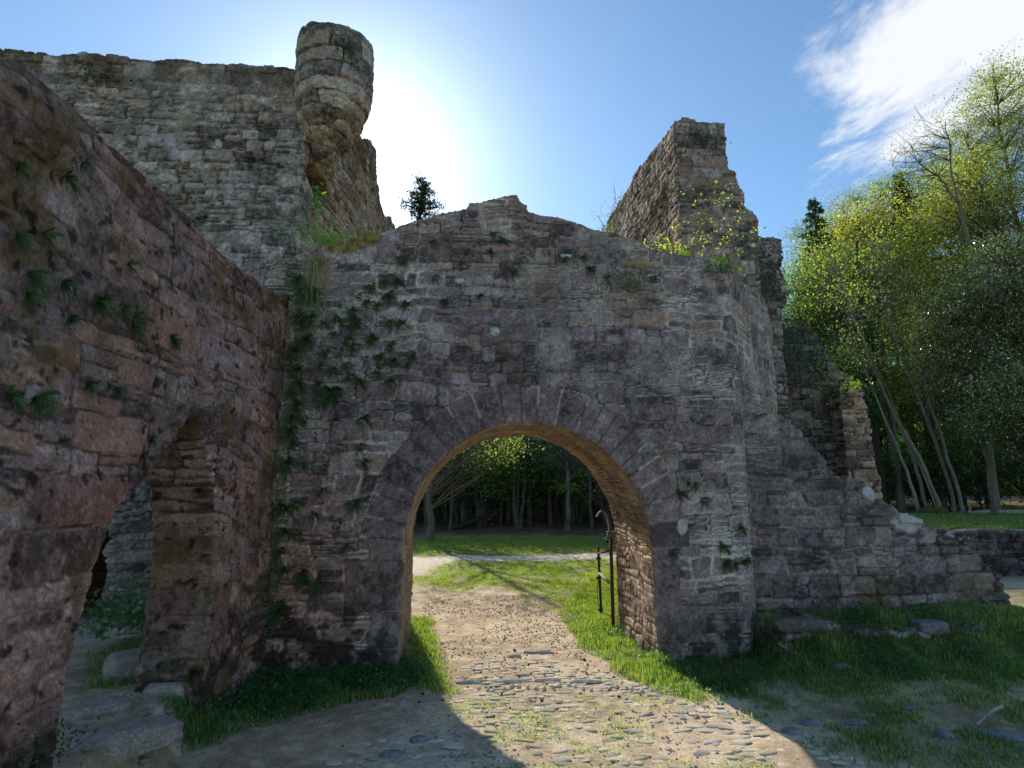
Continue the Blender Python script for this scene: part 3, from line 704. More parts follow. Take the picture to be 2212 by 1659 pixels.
def conifer(seed, h, r, needle=.11, c=((.022, .045, .018), (.05, .085, .03)), lo=.1, n=26, bark=(.09, .075, .06), dens=1.0):
    rg = np.random.default_rng(seed); T = Acc(); C = Acc()
    T.tube([(0, 0, -.1), (rg.normal() * .05, 0, h * .5), (0, 0, h)], [h * .016, h * .01, .008], 6, bark)
    LP, LD_, LC, LS = [], [], [], []
    for i in range(n):
        z = h * (lo + (1 - lo) * i / n) ; rr = r * (1 - (z / h - lo) / (1 - lo)) ** .85 + .1
        for j in range(rg.integers(5, 8)):
            a = rg.random() * 6.283; l = rr * rg.uniform(.6, 1.15); zz = z + rg.normal() * .08
            tip = V3([math.cos(a) * l, math.sin(a) * l, zz - .12 * l + .05]); b = V3([0, 0, zz])
            q = V3([b, b * .5 + tip * .5 + V3([0, 0, -.05 * l]), tip]); T.tube(q, [.018, .012, .004], 3, bark)
            m = int((20 + 60 * l) * dens); t = rg.random(m) ** .7; P = b + (tip - b) * t[:, None]
            side = V3([-math.sin(a), math.cos(a), 0]); P += side * (rg.normal(size=(m, 1)) * .16 * l * (1.1 - t[:, None])) + rg.normal(size=(m, 3)) * .03
            D = V3([math.cos(a), math.sin(a), -.1]) + rg.normal(size=(m, 3)) * .6
            s = rg.random(); LP.append(P); LD_.append(D); LC.append((V3(c[0]) * (1 - s) + V3(c[1]) * s) * (1 + .2 * rg.normal(size=(m, 1)))); LS.append(rg.uniform(.6, 1.2, m))
    LP = np.concatenate(LP); LS = np.concatenate(LS)
    C.leaves(LP, np.concatenate(LD_), runit(len(LP), rg) + V3([0, 0, 1.]), needle * LS, needle * .35 * LS, np.clip(np.concatenate(LC), .004, .5))
    return T.mesh('trunk', True), C.mesh('crown')

# prototypes for the wood (10 m tall, rescaled per tree)
WOOD = []
for i in range(4):     # dark straight stems with dead lower twigs, foliage from 3 m up
    lean = random.uniform(-.5, .5)
    WOOD.append(('dark', grow([([(0, 0, -.1), (lean * .3, 0, 4), (lean, .1, 10)], random.uniform(.12, .21), .03)],
        [((lean * .5, 0, 4.9), (1.9, 1.9, 1.5), 60), ((lean * .7, 0, 7.0), (1.9, 1.9, 2.4), 56), ((lean * .2, 0, 3.0), (1.5, 1.5, 1.1), 40 if i < 1 else 12)], 100 + i,
        leaf=(.13, .065), lpt=34, spread=.34, cols=((.08, .16, .055), (.22, .34, .09)), bark=(.10, .085, .07), bare=.12)))
for i in range(3):     # paler multi-stemmed broadleaf
    st = []
    for k in range(3):
        a = random.uniform(0, 6.28); st.append(([(0, 0, -.1), (.35 * math.cos(a), .35 * math.sin(a), 2.2), (1.3 * math.cos(a), 1.3 * math.sin(a), 7.5)], random.uniform(.07, .11), .02))
    WOOD.append(('pale', grow(st, [((0, 0, 5.4), (2.1, 2.1, 2.4), 80), ((0.3, 0, 3.5), (2.1, 2.1, 1.4), 75)], 120 + i,
        leaf=(.11, .065), lpt=26, spread=.33, cols=((.15, .22, .05), (.34, .40, .10)), bark=(.12, .10, .085), bare=.1)))
def forest(spots, protos, name, label, group, mat=None):
    for k, (x, y, h, pi) in enumerate(spots):
        sxy = random.uniform(.85, 1.2)
        tree(name, (x, y, float(gz(x, y)) - .05), protos[pi % len(protos)][1], label, group, mat, rot=random.uniform(0, 6.28), sc=(sxy, sxy, h / 10))
dk = [w for w in WOOD if w[0] == 'dark']; pl = [w for w in WOOD if w[0] == 'pale']
sd, sp, sr = [], [], []
for r, y in enumerate([25.0, 26.4, 28.0, 30.0, 32.3, 35, 38, 41, 44.5]):
    stp = [1.35, 1.3, 1.3, 1.4, 1.7, 2.0, 2.3, 2.6, 3.0][r]; x = -9 - .45 * (y - 20)
    while x < 12.5 + .5 * (y - 20):
        xx = x + random.uniform(-.6, .6); yy = y + random.uniform(-.8, .8); x += stp
        if -7 < xx < 5 and yy < 27.3 and random.random() < .35: continue
        hm = (yy - 15.5) * .585
        corridor = (-12 < xx < 6)
        h = min(hm, 11.5) * random.uniform(.78, 1.0) if corridor else random.uniform(9, 12)
        h = max(h, 4.6)
        (sp if (random.random() < (.34 if r < 2 else .15)) else sd).append((xx, yy, h, random.randrange(12)))
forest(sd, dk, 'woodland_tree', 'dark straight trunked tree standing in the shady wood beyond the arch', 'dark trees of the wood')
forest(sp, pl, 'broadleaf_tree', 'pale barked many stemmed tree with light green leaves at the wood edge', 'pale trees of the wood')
# the three stems one can pick out through the arch
def aG(x, y, Y): p = aY(x, y, Y); return V3([p[0], Y, float(gz(p[0], Y))])
b0 = aG(930, 1168, 19.1)
m = grow([([(0, 0, -.1), (-.05, 0, 1.4), (.05, .1, 3.0), (.3, 0, 6.0)], .13, .03)], [((1.3, .2, 3.1), (1.9, 1.4, .9), 95), ((.2, 0, 4.9), (1.8, 1.4, 1.2), 36)], 140,
         leaf=(.085, .055), lpt=30, spread=.26, cols=((.16, .20, .05), (.36, .36, .10)), bark=(.17, .15, .12), bare=.05, twig=False)
tree('birch_tree', b0, m, 'pale lichened tree with yellow green leaves standing on the grass left in the arch', mat=M_LEAF)
b1 = aG(1118, 1142, 24.6)
m = grow([([(0, 0, -.1), (-.18, 0, 1.0), (-.1, 0, 2.4), (-.35, .1, 6.0)], .10, .03), ([(.08, 0, -.1), (.22, 0, .8), (.28, 0, 2.0), (.5, .1, 5.8)], .085, .025), ([(0, 0, -.1), (-.02, .1, 1.4), (.15, .1, 3.0), (0, .1, 6.2)], .06, .02)],
         [((0, 0, 4.3), (1.9, 1.5, 1.4), 100)], 141, leaf=(.1, .06), lpt=28, spread=.3, cols=((.05, .13, .04), (.12, .25, .06)), bark=(.15, .12, .10))
tree('multistem_tree', b1, m, 'three stemmed tree with winding trunks in the middle of the arch view')
b2 = aG(1225, 1140, 23.4)
m = grow([([(0, 0, -.1), (.1, 0, 1.6), (-.05, 0, 3.2), (.1, 0, 6.2)], .11, .03)], [((.2, 0, 3.5), (2.1, 1.5, 1.1), 120), ((0, 0, 5), (1.6, 1.4, 1.0), 30)], 142,
         leaf=(.075, .04), lpt=18, spread=.3, cols=((.20, .26, .17), (.34, .40, .27)), bark=(.17, .17, .14), bare=.2, twl=.5)
tree('lichened_tree', b2, m, 'grey green lichen covered twiggy tree right of centre in the arch view')
pole = [grow([([(0, 0, -.1), (random.uniform(-.1, .1), 0, 3), (random.uniform(-.2, .2), 0, 6.5)], .075, .03)], [((0, 0, 5.0), (1.1, 1.1, 1.1), 22), ((0, 0, 3.4), (.9, .9, .6), 7)], 160 + i, leaf=(.09, .055), lpt=24, spread=.28,
        cols=((.12, .19, .07), (.30, .38, .14)), bark=(.13, .11, .09)) for i in range(3)]
for i in range(8):
    x = [-1.6, -.2, .5, 1.9, 2.3, 3.4, 4.6, 5.2][i] + random.uniform(-.3, .3); y = random.uniform(23.4, 27); q = random.uniform(.85, 1.1)
    tree('slender_tree', (x, y, float(gz(x, y)) - .05), pole[i % 3], 'slim straight grey trunked tree in the front row of the wood beyond the arch', 'slim trees at the front of the wood', rot=random.random() * 6, sc=(q, q, q))
# a mossy fallen stem at the wood edge
A = Acc(); p0, p1 = aG(1000, 1140, 24.2), aG(1045, 1105, 24.8)
A.tube([p0 + V3([-.5, 0, .08]), p0 + V3([0, 0, .14]), p0 + V3([.5, 0, .36]), p0 + V3([1.0, 0, .62])], [.13, .12, .09, .05], 8, (.05, .055, .02))
tag(link('mossy_log', A.mesh('mossy_log', True), M_BARK), 'mossy green fallen trunk leaning at the edge of the wood seen through the arch', 'fallen tree')
# far-off mass of foliage closing the wood
A = Acc(); rg = np.random.default_rng(3); n = 90000
t = rg.random(n); X = -34 + 112 * t; Y = 49 + rg.random(n) * 6; Z = rg.random(n) ** 1.1 * 12
keep = (fbm(np.stack([X, Y * 0, Z], -1), .55, 3, 9) > -.28) | (Z < 4); X, Y, Z = X[keep], Y[keep], Z[keep]; n = len(X)
c = mix(V3([.07, .13, .045]), V3([.20, .30, .08]), rg.random(n)) * (.3 + .7 * sst(.5, 5, Z))[:, None]  # colour darkened towards the ground for the shade under the crowns
A.leaves(np.stack([X, Y, Z], -1), runit(n, rg), runit(n, rg), .75, .5, c)
tag(link('distant_wood', A.mesh('distant_wood'), M_LEAF), 'dark mass of leaves deep inside the wood', 'wood', kind='stuff')
# pine sapling above the gate wall
pb = aY(908, 478, 7.0); m = grow([([(-.03, 0, -.22), (-.01, 0, 0), (.0, 0, .25), (.02, 0, .52)], .018, .005)], [((.01, 0, .20), (.26, .26, .20), 70), ((.0, 0, .42), (.12, .12, .14), 26)], 150,
    leaf=(.045, .012), lpt=30, spread=.03, cols=((.015, .025, .010), (.04, .055, .02)), bark=(.06, .045, .035), brad=.012, twig=False, k=.5, dark=.2)
tree('pine_tree', pb, m, 'small dark pine sapling rooted on top of the gate wall beside the keep', mat=M_NEEDLE)

# ------------------------------------------------------------------ the trees on the right
def spot(x, y, Y): p = aY(x, y, Y); return p
def lean_stem(pix, Y, r0, r1):
    return ([aY(x, y, Y) if i else V3([*aY(x, y, Y)[:2], float(gz(aY(x, y, Y)[0], Y)) - .1]) for i, (x, y) in enumerate(pix)], r0, r1)
def crown_px(x, y, Y, rx, ry, ryd, n):   # centre in the frame, radii in frame px
    c = aY(x, y, Y); k = Y / F; return (tuple(c), (rx * k, ryd, ry * k), n)
def rtree(name, label, stems, crowns, seed, mat=None, cat='tree', group=None, **kw):
    m = grow(stems, crowns, seed, **kw); base = V3(stems[0][0][0])
    for me in m:
        if me is None: continue
        co = np.empty(len(me.vertices) * 3, np.float32); me.vertices.foreach_get('co', co); co = co.reshape(-1, 3) - base.astype(np.float32); me.vertices.foreach_set('co', co.ravel()); me.update()
    return tree(name, base, m, label, group, mat, cat)
BB = (.30, .255, .20)
YB = 18.6
BKW = dict(leaf=(.085, .055), lpt=26, spread=.3, cols=((.14, .17, .04), (.28, .29, .07)), bark=BB, brad=.02, bare=.15, twl=.45)
rtree('birch_tree', 'long birch leaning far left with forked top over the broken back wall', [lean_stem([(2032, 1108), (2010, 1030), (1960, 945), (1900, 830), (1865, 740), (1835, 655)], YB, .075, .025),
      lean_stem([(2030, 1106), (1960, 945), (1880, 760), (1850, 700), (1815, 600)], YB, .02, .015)], [crown_px(1810, 640, YB, 75, 120, 1.0, 42), crown_px(1760, 560, YB, 50, 80, .8, 20)], 201, **BKW)
rtree('birch_tree', 'second slender birch of the leaning clump with a straight reddish stem', [lean_stem([(2062, 1105), (2040, 1000), (1985, 870), (1950, 780), (1905, 640), (1890, 560)], YB + .3, .065, .02)],
      [crown_px(1895, 590, YB, 80, 110, 1.0, 44)], 202, **BKW)
rtree('birch_tree', 'short thick stemmed birch nearest the fallen log in the leaning clump', [lean_stem([(2082, 1104), (2060, 1030), (2038, 960), (2010, 880), (1985, 780)], YB + .1, .07, .025)],
      [crown_px(1990, 760, YB, 60, 80, 1.0, 20)], 203, **BKW)
rtree('birch_tree', 'leftmost birch of the clump with pale mottled bark', [lean_stem([(1985, 1100), (1965, 1030), (1935, 960), (1890, 850), (1860, 780)], YB + .2, .06, .02),
      lean_stem([(2003, 1098), (1985, 1030), (1958, 950), (1930, 880)], YB + .3, .07, .02)], [crown_px(1870, 780, YB, 60, 80, .9, 26)], 204, **BKW)
YKW = dict(leaf=(.085, .055), spread=.36, bark=(.17, .14, .10), bare=.12, twl=.45)
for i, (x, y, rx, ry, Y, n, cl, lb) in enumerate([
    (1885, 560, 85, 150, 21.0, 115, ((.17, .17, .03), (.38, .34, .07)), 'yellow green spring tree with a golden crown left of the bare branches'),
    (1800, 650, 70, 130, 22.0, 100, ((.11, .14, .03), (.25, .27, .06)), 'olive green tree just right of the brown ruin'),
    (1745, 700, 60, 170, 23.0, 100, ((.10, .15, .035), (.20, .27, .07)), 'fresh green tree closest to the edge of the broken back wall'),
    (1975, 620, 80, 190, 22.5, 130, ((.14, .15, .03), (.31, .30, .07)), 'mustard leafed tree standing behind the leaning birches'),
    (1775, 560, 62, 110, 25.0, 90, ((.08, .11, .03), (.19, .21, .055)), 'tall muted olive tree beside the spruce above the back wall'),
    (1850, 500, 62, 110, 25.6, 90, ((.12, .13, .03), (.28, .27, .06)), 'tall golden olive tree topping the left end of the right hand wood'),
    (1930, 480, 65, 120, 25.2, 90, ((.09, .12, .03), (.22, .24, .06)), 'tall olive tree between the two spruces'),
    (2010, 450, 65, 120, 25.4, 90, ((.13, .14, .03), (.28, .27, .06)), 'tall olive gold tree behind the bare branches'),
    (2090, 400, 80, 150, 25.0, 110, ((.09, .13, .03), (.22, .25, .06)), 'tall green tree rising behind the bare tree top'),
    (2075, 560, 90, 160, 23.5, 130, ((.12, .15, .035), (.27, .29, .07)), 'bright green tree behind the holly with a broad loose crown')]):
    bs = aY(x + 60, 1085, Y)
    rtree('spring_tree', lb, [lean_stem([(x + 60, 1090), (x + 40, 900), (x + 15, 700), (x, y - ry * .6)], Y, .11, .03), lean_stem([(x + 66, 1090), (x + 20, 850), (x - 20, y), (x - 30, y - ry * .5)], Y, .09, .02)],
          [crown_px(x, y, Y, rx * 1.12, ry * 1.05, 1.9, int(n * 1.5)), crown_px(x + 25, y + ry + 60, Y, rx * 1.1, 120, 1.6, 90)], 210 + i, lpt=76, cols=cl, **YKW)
# tall airy tree filling the top right corner
m = rtree('tall_tree', 'tallest tree at the top right corner with a sparse yellow green crown', [lean_stem([(2260, 1080), (2240, 800), (2205, 520), (2170, 330), (2150, 180)], 19.5, .16, .025),
     lean_stem([(2262, 1080), (2210, 620), (2130, 420), (2090, 300)], 19.5, .12, .02), lean_stem([(2300, 1080), (2290, 700), (2260, 400), (2230, 150)], 19.5, .15, .02)],
     [crown_px(2170, 270, 19.5, 100, 170, 1.8, 200), crown_px(2280, 230, 19.5, 100, 180, 1.5, 90), crown_px(2100, 430, 19.5, 120, 120, 1.6, 150), crown_px(2230, 500, 19.5, 120, 150, 1.6, 120)], 230,
     leaf=(.08, .05), lpt=60, spread=.38, cols=((.13, .15, .035), (.29, .28, .08)), bark=(.17, .14, .10), brad=.022, bare=.05, twl=.5)
m = rtree('bare_tree', 'nearly leafless tree with dark spreading branches against the sky', [lean_stem([(2150, 1080), (2110, 700), (2085, 470), (2045, 400), (1985, 350)], 18.0, .10, .02),
     lean_stem([(2155, 1080), (2095, 520), (2050, 350), (2045, 260)], 18.0, .06, .015)], [crown_px(1990, 330, 18.0, 70, 95, 1.2, 60)], 231,
     leaf=(.06, .04), lpt=16, spread=.3, cols=((.2, .22, .05), (.36, .36, .1)), bark=(.2, .165, .12), brad=.016, bare=.15, twl=.5, k=.5)
# ivy clad stem
m = rtree('ivy_clad_tree', 'dark tree trunk thickly wrapped in ivy', [lean_stem([(1905, 1085), (1890, 900), (1865, 700), (1850, 520)], 19.6, .16, .04)],
     [crown_px(1850, 600, 19.6, 20, 80, .35, 50), crown_px(1868, 740, 19.6, 28, 90, .45, 70), crown_px(1885, 860, 19.6, 34, 80, .5, 60)], 232,
     leaf=(.075, .07), lpt=36, spread=.12, cols=((.02, .05, .015), (.05, .10, .028)), bark=(.05, .04, .03), twig=False, dark=.1)
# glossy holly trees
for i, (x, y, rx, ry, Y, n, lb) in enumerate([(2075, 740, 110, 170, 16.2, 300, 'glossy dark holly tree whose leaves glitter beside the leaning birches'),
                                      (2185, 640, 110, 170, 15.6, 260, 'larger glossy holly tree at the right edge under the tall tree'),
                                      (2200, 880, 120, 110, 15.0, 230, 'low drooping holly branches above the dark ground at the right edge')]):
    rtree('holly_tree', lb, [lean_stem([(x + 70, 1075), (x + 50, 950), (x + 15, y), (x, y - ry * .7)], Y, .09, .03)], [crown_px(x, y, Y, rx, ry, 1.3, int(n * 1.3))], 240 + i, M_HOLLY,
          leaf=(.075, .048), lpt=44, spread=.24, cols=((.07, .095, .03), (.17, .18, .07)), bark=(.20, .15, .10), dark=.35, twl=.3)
# spruces
for i, (x, y, Y, r, lb) in enumerate([(1757, 428, 24.0, 2.3, 'pointed spruce rising left of the yellow trees'), (1942, 372, 24.5, 2.2, 'pointed spruce behind the bare branches')]):
    p = aY(x, y, Y); h = p[2] - float(gz(p[0], Y)); tree('spruce_tree', (p[0], Y, p[2] - h), conifer(250 + i, h, r, .15, lo=.25, n=60, dens=1.1), lb, mat=M_NEEDLE)
# understorey bushes behind the clump, and a dense backdrop of trees up the slope
bush = [grow([([(0, 0, -.1), (.1, 0, .7), (0, 0, 1.5)], .04, .01)], [((0, 0, 1.1), (1.2, 1.1, .9), 60)], 260 + i, leaf=(.08, .055), lpt=26, spread=.2, cols=((.05, .09, .025), (.12, .18, .04)), bark=(.09, .07, .05)) for i in range(2)]
k = 0
for x, Y in [(14.2, 22), (15.6, 21.3), (17.4, 21.8), (19.2, 21.2), (21.0, 20.5), (16.5, 23.6), (18.6, 23.2), (22.3, 22.6), (12.6, 23.2), (24, 20.8), (20.4, 24), (13.2, 25), (25.5, 23), (18.2, 19.6), (20.3, 18.9), (22.4, 18.6), (24.6, 18.4), (26.8, 19.5), (28.5, 21), (23.6, 21), (27, 22.5), (30, 23), (17.2, 25), (22, 25.5), (25.5, 25.5), (29, 25)]:
    s = random.uniform(.9, 1.5); tree('understorey_bush', (x, Y, float(gz(x, Y))), bush[k % 2], 'dark green bush in the shade under the trees on the right', 'bushes under the right hand trees', cat='bush', rot=random.random() * 6, sc=(s, s, s * random.uniform(.8, 1.3))); k += 1
fr = []
for x, Y in [(11, 25), (12.5, 27), (14, 28.5), (15.5, 26), (17, 28), (18.5, 25.5), (20, 27.5), (21.8, 25), (23.5, 27), (25, 24.5), (26.5, 26.5), (13, 31), (16, 31.5), (19.5, 31), (23, 31), (27, 30), (29, 26), (24.5, 22.5), (27.5, 22), (22.8, 19.6), (10, 28)]:
    fr.append((x, Y, random.uniform(8.5, 10.5), random.randrange(12)))
forest(fr, dk, 'woodland_tree', 'dark foliaged tree crowding behind the birches and hollies', 'dark trees behind the right hand clump')
# fallen pale log
A = Acc(); q = [aY(2094, 1112, 17.6), aY(2130, 1113, 17.6), aY(2170, 1116, 17.4), aY(2240, 1119, 17.2), aY(2330, 1121, 17.0)]
q = [V3([p[0], p[1], max(p[2], float(gz(p[0], p[1])) + .06)]) for p in q]; A.tube(q, [.05, .09, .09, .10, .09], 8, (.40, .35, .28)); A.tube([q[0], q[0] + V3([.05, 0, .15]), q[0] + V3([-.02, 0, .28])], [.045, .03, .015], 5, (.42, .37, .3))
tag(link('fallen_log', A.mesh('fallen_log', True), M_BARK), 'pale fallen log lying on the grass at the foot of the birches', 'log')
lr = aY(2200, 1060, 16.8)
# mossy mounds
for i, (x, y, Y, r, lb) in enumerate([(2018, 1098, 18.3, .5, 'mossy hump at the foot of the birch clump'), (2175, 1085, 18.6, .8, 'wider mossy hump behind the fallen log')]):
    c = aY(x, y, Y); me, P, N = remesh_prisms([ellipsoid((0, 0, 0), (r, r * .6, .22), 0, i, amp=.3)], .05)
    P = P + N * (.05 * fbm(P, 5, 3, 3))[:, None]; me.vertices.foreach_set('co', P.astype(np.float32).ravel()); setcol(me, mix(V3([.10, .08, .02]), V3([.17, .15, .03]), sst(-.3, .3, fbm(P, 6, 3, 4))))
    o = link('moss_mound', me, M_MOSS); o.location = (c[0], c[1], float(gz(c[0], c[1])) + .05); tag(o, lb, 'mound')

# ------------------------------------------------------------------ grass
def blades(name, n, poly, h, w, rad, seed, cols, mat, lean=.35, dens=None, clump=.5):
    rg = np.random.default_rng(seed); pl_ = V3(poly); lo, hi = pl_.min(0) - rad, pl_.max(0) + rad
    hi = np.minimum(hi, (26, 24)); lo = np.maximum(lo, (-7, 2.6))
    X = rg.uniform(lo[0], hi[0], n); Y = rg.uniform(lo[1], hi[1], n)
    m = softpoly(X, Y, poly, rad, 6, 3); P2 = np.stack([X, Y, X * 0], -1)
    cl = fbm(P2, 3.5, 3, seed)
    k = rg.random(n) < m * np.clip(.55 + clump * 1.6 * cl, .02, 1)
    inwall = (Y > 5.8) & (Y < 7.16) & ((X < ACX - AR) | (X > ACX + AR)) & (X < 3.0) | (X < -1.68) & (X > -2.3) & ((Y > 4.95)) | (Y > 6.0) & (Y < 6.75) & (X > 2.9) & (X < 5.6)
    k &= ~inwall
    X, Y, cl = X[k], Y[k], cl[k]; n = len(X); Z = gz(X, Y) - .01
    a = rg.random(n) * 6.283; H = h * rg.uniform(.35, 1.25, n) * (1 + .7 * np.clip(cl, -.5, 1)); W = w * rg.uniform(.6, 1.4, n)
    d = np.stack([np.cos(a), np.sin(a), a * 0], -1); s = np.stack([-np.sin(a), np.cos(a), a * 0], -1); ln = lean * rg.random(n)[:, None] * H[:, None]
    B = np.stack([X, Y, Z], -1); M = B + d * ln * .45 + V3([0, 0, 1]) * H[:, None] * .6; T = B + d * ln * 1.5 + V3([0, 0, 1]) * H[:, None] * (1 - .3 * rg.random(n)[:, None])
    w2 = s * W[:, None] / 2
    v = np.stack([B - w2, B + w2, M + w2 * .8, M - w2 * .8, T], 1).reshape(-1, 3); i = np.arange(n)[:, None] * 5
    q = i + V3([[0, 1, 2, 3]]); t = i + V3([[3, 2, 4]])
    t_ = rg.random(n); c = mix(V3(cols[0]), V3(cols[1]), t_); dry = rg.random(n) < .17; c = np.where(dry[:, None], V3([.26, .22, .10]), c) * (1 + .15 * rg.normal(size=(n, 1)))
    A = Acc(); A.v = [v]; A.q = [q.astype(int)]; A.t = [t.astype(int)]; A.c = [np.clip(np.repeat(c, 5, axis=0), .005, .6)]; return link(name, A.mesh(name), mat)
gc = ((.08, .125, .022), (.20, .26, .055))
shade_grass = ((.04, .09, .02), (.10, .165, .035))  # darker copy of the sunlit grass colour, for grass lying in shade
glist = [(70000, 0, .062, .006, shade_grass, 'thick dark green grass along the foot of the wall left of the arch'),
         (30000, 1, .055, .006, gc, 'bright sunlit grass at the foot of the left jamb'),
         (60000, 2, .06, .006, gc, 'sunlit grass and clover along the right jamb of the arch'),
         (120000, 3, .06, .006, shade_grass, 'lush shaded grass in front of the stub wall'),
         (30000, 4, .045, .006, shade_grass, 'thin worn grass over the bare earth in the right foreground'),
         (60000, 5, .04, .008, gc, 'patchy short grass beside the gravel beyond the arch'),
         (70000, 6, .05, .014, gc, 'short lawn lit by the sun between the gravel path and the wood'),
         (9000, 7, .03, .005, gc, 'small sprigs of grass between the cobbles'),
         (16000, 8, .06, .006, shade_grass, 'ragged grass at the foot of the pointed opening'),
         (40000, 9, .07, .007, ((.05, .09, .02), (.17, .18, .05)), 'long grass on the ledge under the stub wall'),
         (70000, 10, .07, .018, gc, 'green grass strip above the low retaining wall')]
for n, i, h, w, cols, lb in glist:
    poly, dn, _, rd = GPOLY[i]
    ar = V3(poly); bb = np.prod(ar.max(0) - ar.min(0) + 2 * rd)
    tag(blades('grass', int(n * min(max(bb / 2.5, 1.), 3.0)), poly, h, w, rd, 400 + i, cols, M_GRASS, clump=.9 if dn < .5 else .5), lb, 'grass', kind='stuff')
# low broad leaves (clover, plantain) among the grass
def weeds(name, n, poly, size, rad, seed, cols, hz=.05):
    rg = np.random.default_rng(seed); pl_ = V3(poly); lo, hi = pl_.min(0), pl_.max(0); X = rg.uniform(lo[0], hi[0], n); Y = rg.uniform(lo[1], hi[1], n)
    k = (rg.random(n) < softpoly(X, Y, poly, rad, 6, 3)) & (fbm(np.stack([X, Y, X * 0], -1), 2.2, 3, seed) > .0) & ~((Y > 5.8) & ((X < ACX - AR) | (X > ACX + AR)) & (X < 3))
    X, Y = X[k], Y[k]; n = len(X); P = np.stack([X, Y, gz(X, Y) + rg.random(n) * hz], -1); A = Acc()
    D = runit(n, rg); D[:, 2] = np.abs(D[:, 2]) * .4; A.leaves(P, D, V3([0, 0, 1]) + .5 * runit(n, rg), size * rg.uniform(.5, 1.3, n), size * .7 * rg.uniform(.5, 1.2, n), mix(V3(cols[0]), V3(cols[1]), rg.random(n)))
    return link(name, A.mesh(name), M_LEAF)
tag(weeds('clover', 30000, GPOLY[0][0], .03, .1, 450, ((.025, .075, .02), (.07, .14, .04)), .08), 'dark green clover and low leaves under the left part of the gate wall', 'ground cover', kind='stuff')
tag(weeds('clover', 16000, GPOLY[2][0], .03, .1, 451, ((.06, .14, .02), (.14, .26, .04)), .06), 'bright clover beside the right jamb in the sun', 'ground cover', kind='stuff')  # clover greens lightened for the sun, darker on the shaded strips
tag(weeds('clover', 40000, GPOLY[3][0], .035, .1, 452, ((.02, .06, .02), (.06, .12, .03)), .09), 'broad dark leaves among the shaded grass on the right', 'ground cover', kind='stuff')
# leaf litter and gravel crumbs
def litter(name, n, x0, x1, y0, y1, s, cols, seed, lab, cat):
    rg = np.random.default_rng(seed); X = rg.uniform(x0, x1, n); Y = rg.uniform(y0, y1, n)
    k = ~((Y > 5.8) & (Y < 7.16) & ((X < ACX - AR) | (X > ACX + AR))) & (rg.random(n) < .15 + .85 * (fbm(np.stack([X, Y, X * 0], -1), 1.2, 3, seed) > 0))
    X, Y = X[k], Y[k]; n = len(X); A = Acc()
    sz = s * rg.uniform(.4, 1.6, n) ** 1.5; a = rg.random(n) * 6.28; P = np.stack([X, Y, gz(X, Y) + sz * .1], -1)
    base = V3([[1, 0, 0], [0, 1, 0], [-1, 0, 0], [0, -1, 0], [0, 0, .8], [0, 0, -.5]])
    v = base[None] * sz[:, None, None] * rg.uniform(.5, 1.2, (n, 6, 1)); c0, s0 = np.cos(a)[:, None], np.sin(a)[:, None]
    v = np.stack([v[..., 0] * c0 - v[..., 1] * s0, v[..., 0] * s0 + v[..., 1] * c0, v[..., 2]], -1) + P[:, None]
    f = V3([[0, 1, 4], [1, 2, 4], [2, 3, 4], [3, 0, 4]])[None] + (np.arange(n) * 6)[:, None, None]
    A.add(v.reshape(-1, 3), f.reshape(-1, 3).astype(int), np.repeat(mix(V3(cols[0]), V3(cols[1]), rg.random(n)), 6, axis=0)); return tag(link(name, A.mesh(name), M_COB), lab, cat, kind='stuff')
litter('gravel', 6500, -.5, 2.0, 5.5, 9.5, .009, ((.28, .24, .19), (.52, .47, .40)), 460, 'pale gravel scattered over the track under the arch', 'gravel')
litter('gravel', 6000, -2.4, 3.6, 3.0, 5.6, .008, ((.20, .17, .14), (.46, .41, .35)), 461, 'small crumbs of stone on the bare earth', 'gravel')
litter('dark_crumbs', 260, -.3, 1.5, 4.9, 7.5, .012, ((.02, .016, .012), (.06, .045, .03)), 462, 'dark crumbs of bark and soil on the sunlit track', 'litter')

# ------------------------------------------------------------------ cobbles
def pebble(seed, n=10):
    rg = np.random.default_rng(seed); v = []; 
    for i in range(1, n // 2):
        th = math.pi * i / (n // 2) * .62
        for j in range(n): ph = 6.283 * j / n; v.append((math.sin(th) * math.cos(ph), math.sin(th) * math.sin(ph), math.cos(th)))
    v = V3([(0, 0, 1)] + v); k = fbm(v + seed * 3.1, 1.0, 2, seed); v = v * (1 + .3 * k)[:, None]
    se = rg.uniform(.7, 1.); v[:, :2] = np.sign(v[:, :2]) * np.abs(v[:, :2]) ** se; v[:, 2] = np.minimum(v[:, 2], .8) 
    f = [(0, 1 + j, 1 + (j + 1) % n) for j in range(n)]; q = []
    for i in range(n // 2 - 2):
        for j in range(n): a = 1 + i * n + j; b = 1 + i * n + (j + 1) % n; q.append((a, a + n, b + n, b))
    c = V3([.70, .59, .45]) * rg.uniform(.72, 1.12) * V3([1, 1 + rg.uniform(-.04, .04), 1 + rg.uniform(-.08, .1)])
    cc = c * (1 + .12 * fbm(v * .5 + seed, 3, 3, seed))[:, None]
    return v, V3(f), V3(q), cc
PROT = []
for s in range(14):
    v, f, q, cc = pebble(s); PROT.append((v, f, q, cc, mk('cobble', v, [q, f], np.clip(cc, .02, .8), True)))
    PROT[-1][4].materials.append(M_COB)
COBP = [gpx(*p) for p in [(965, 1500), (1050, 1470), (1350, 1480), (1480, 1505), (1560, 1530), (1800, 1600), (2000, 1720), (2000, 1800), (800, 1800), (700, 1640), (900, 1590)]]
COBP2 = [gpx(*p) for p in [(1000, 1430), (1060, 1425), (1250, 1430), (1340, 1460), (1340, 1490), (1000, 1490)]]
rg = np.random.default_rng(12); cand = []
y = 3.0
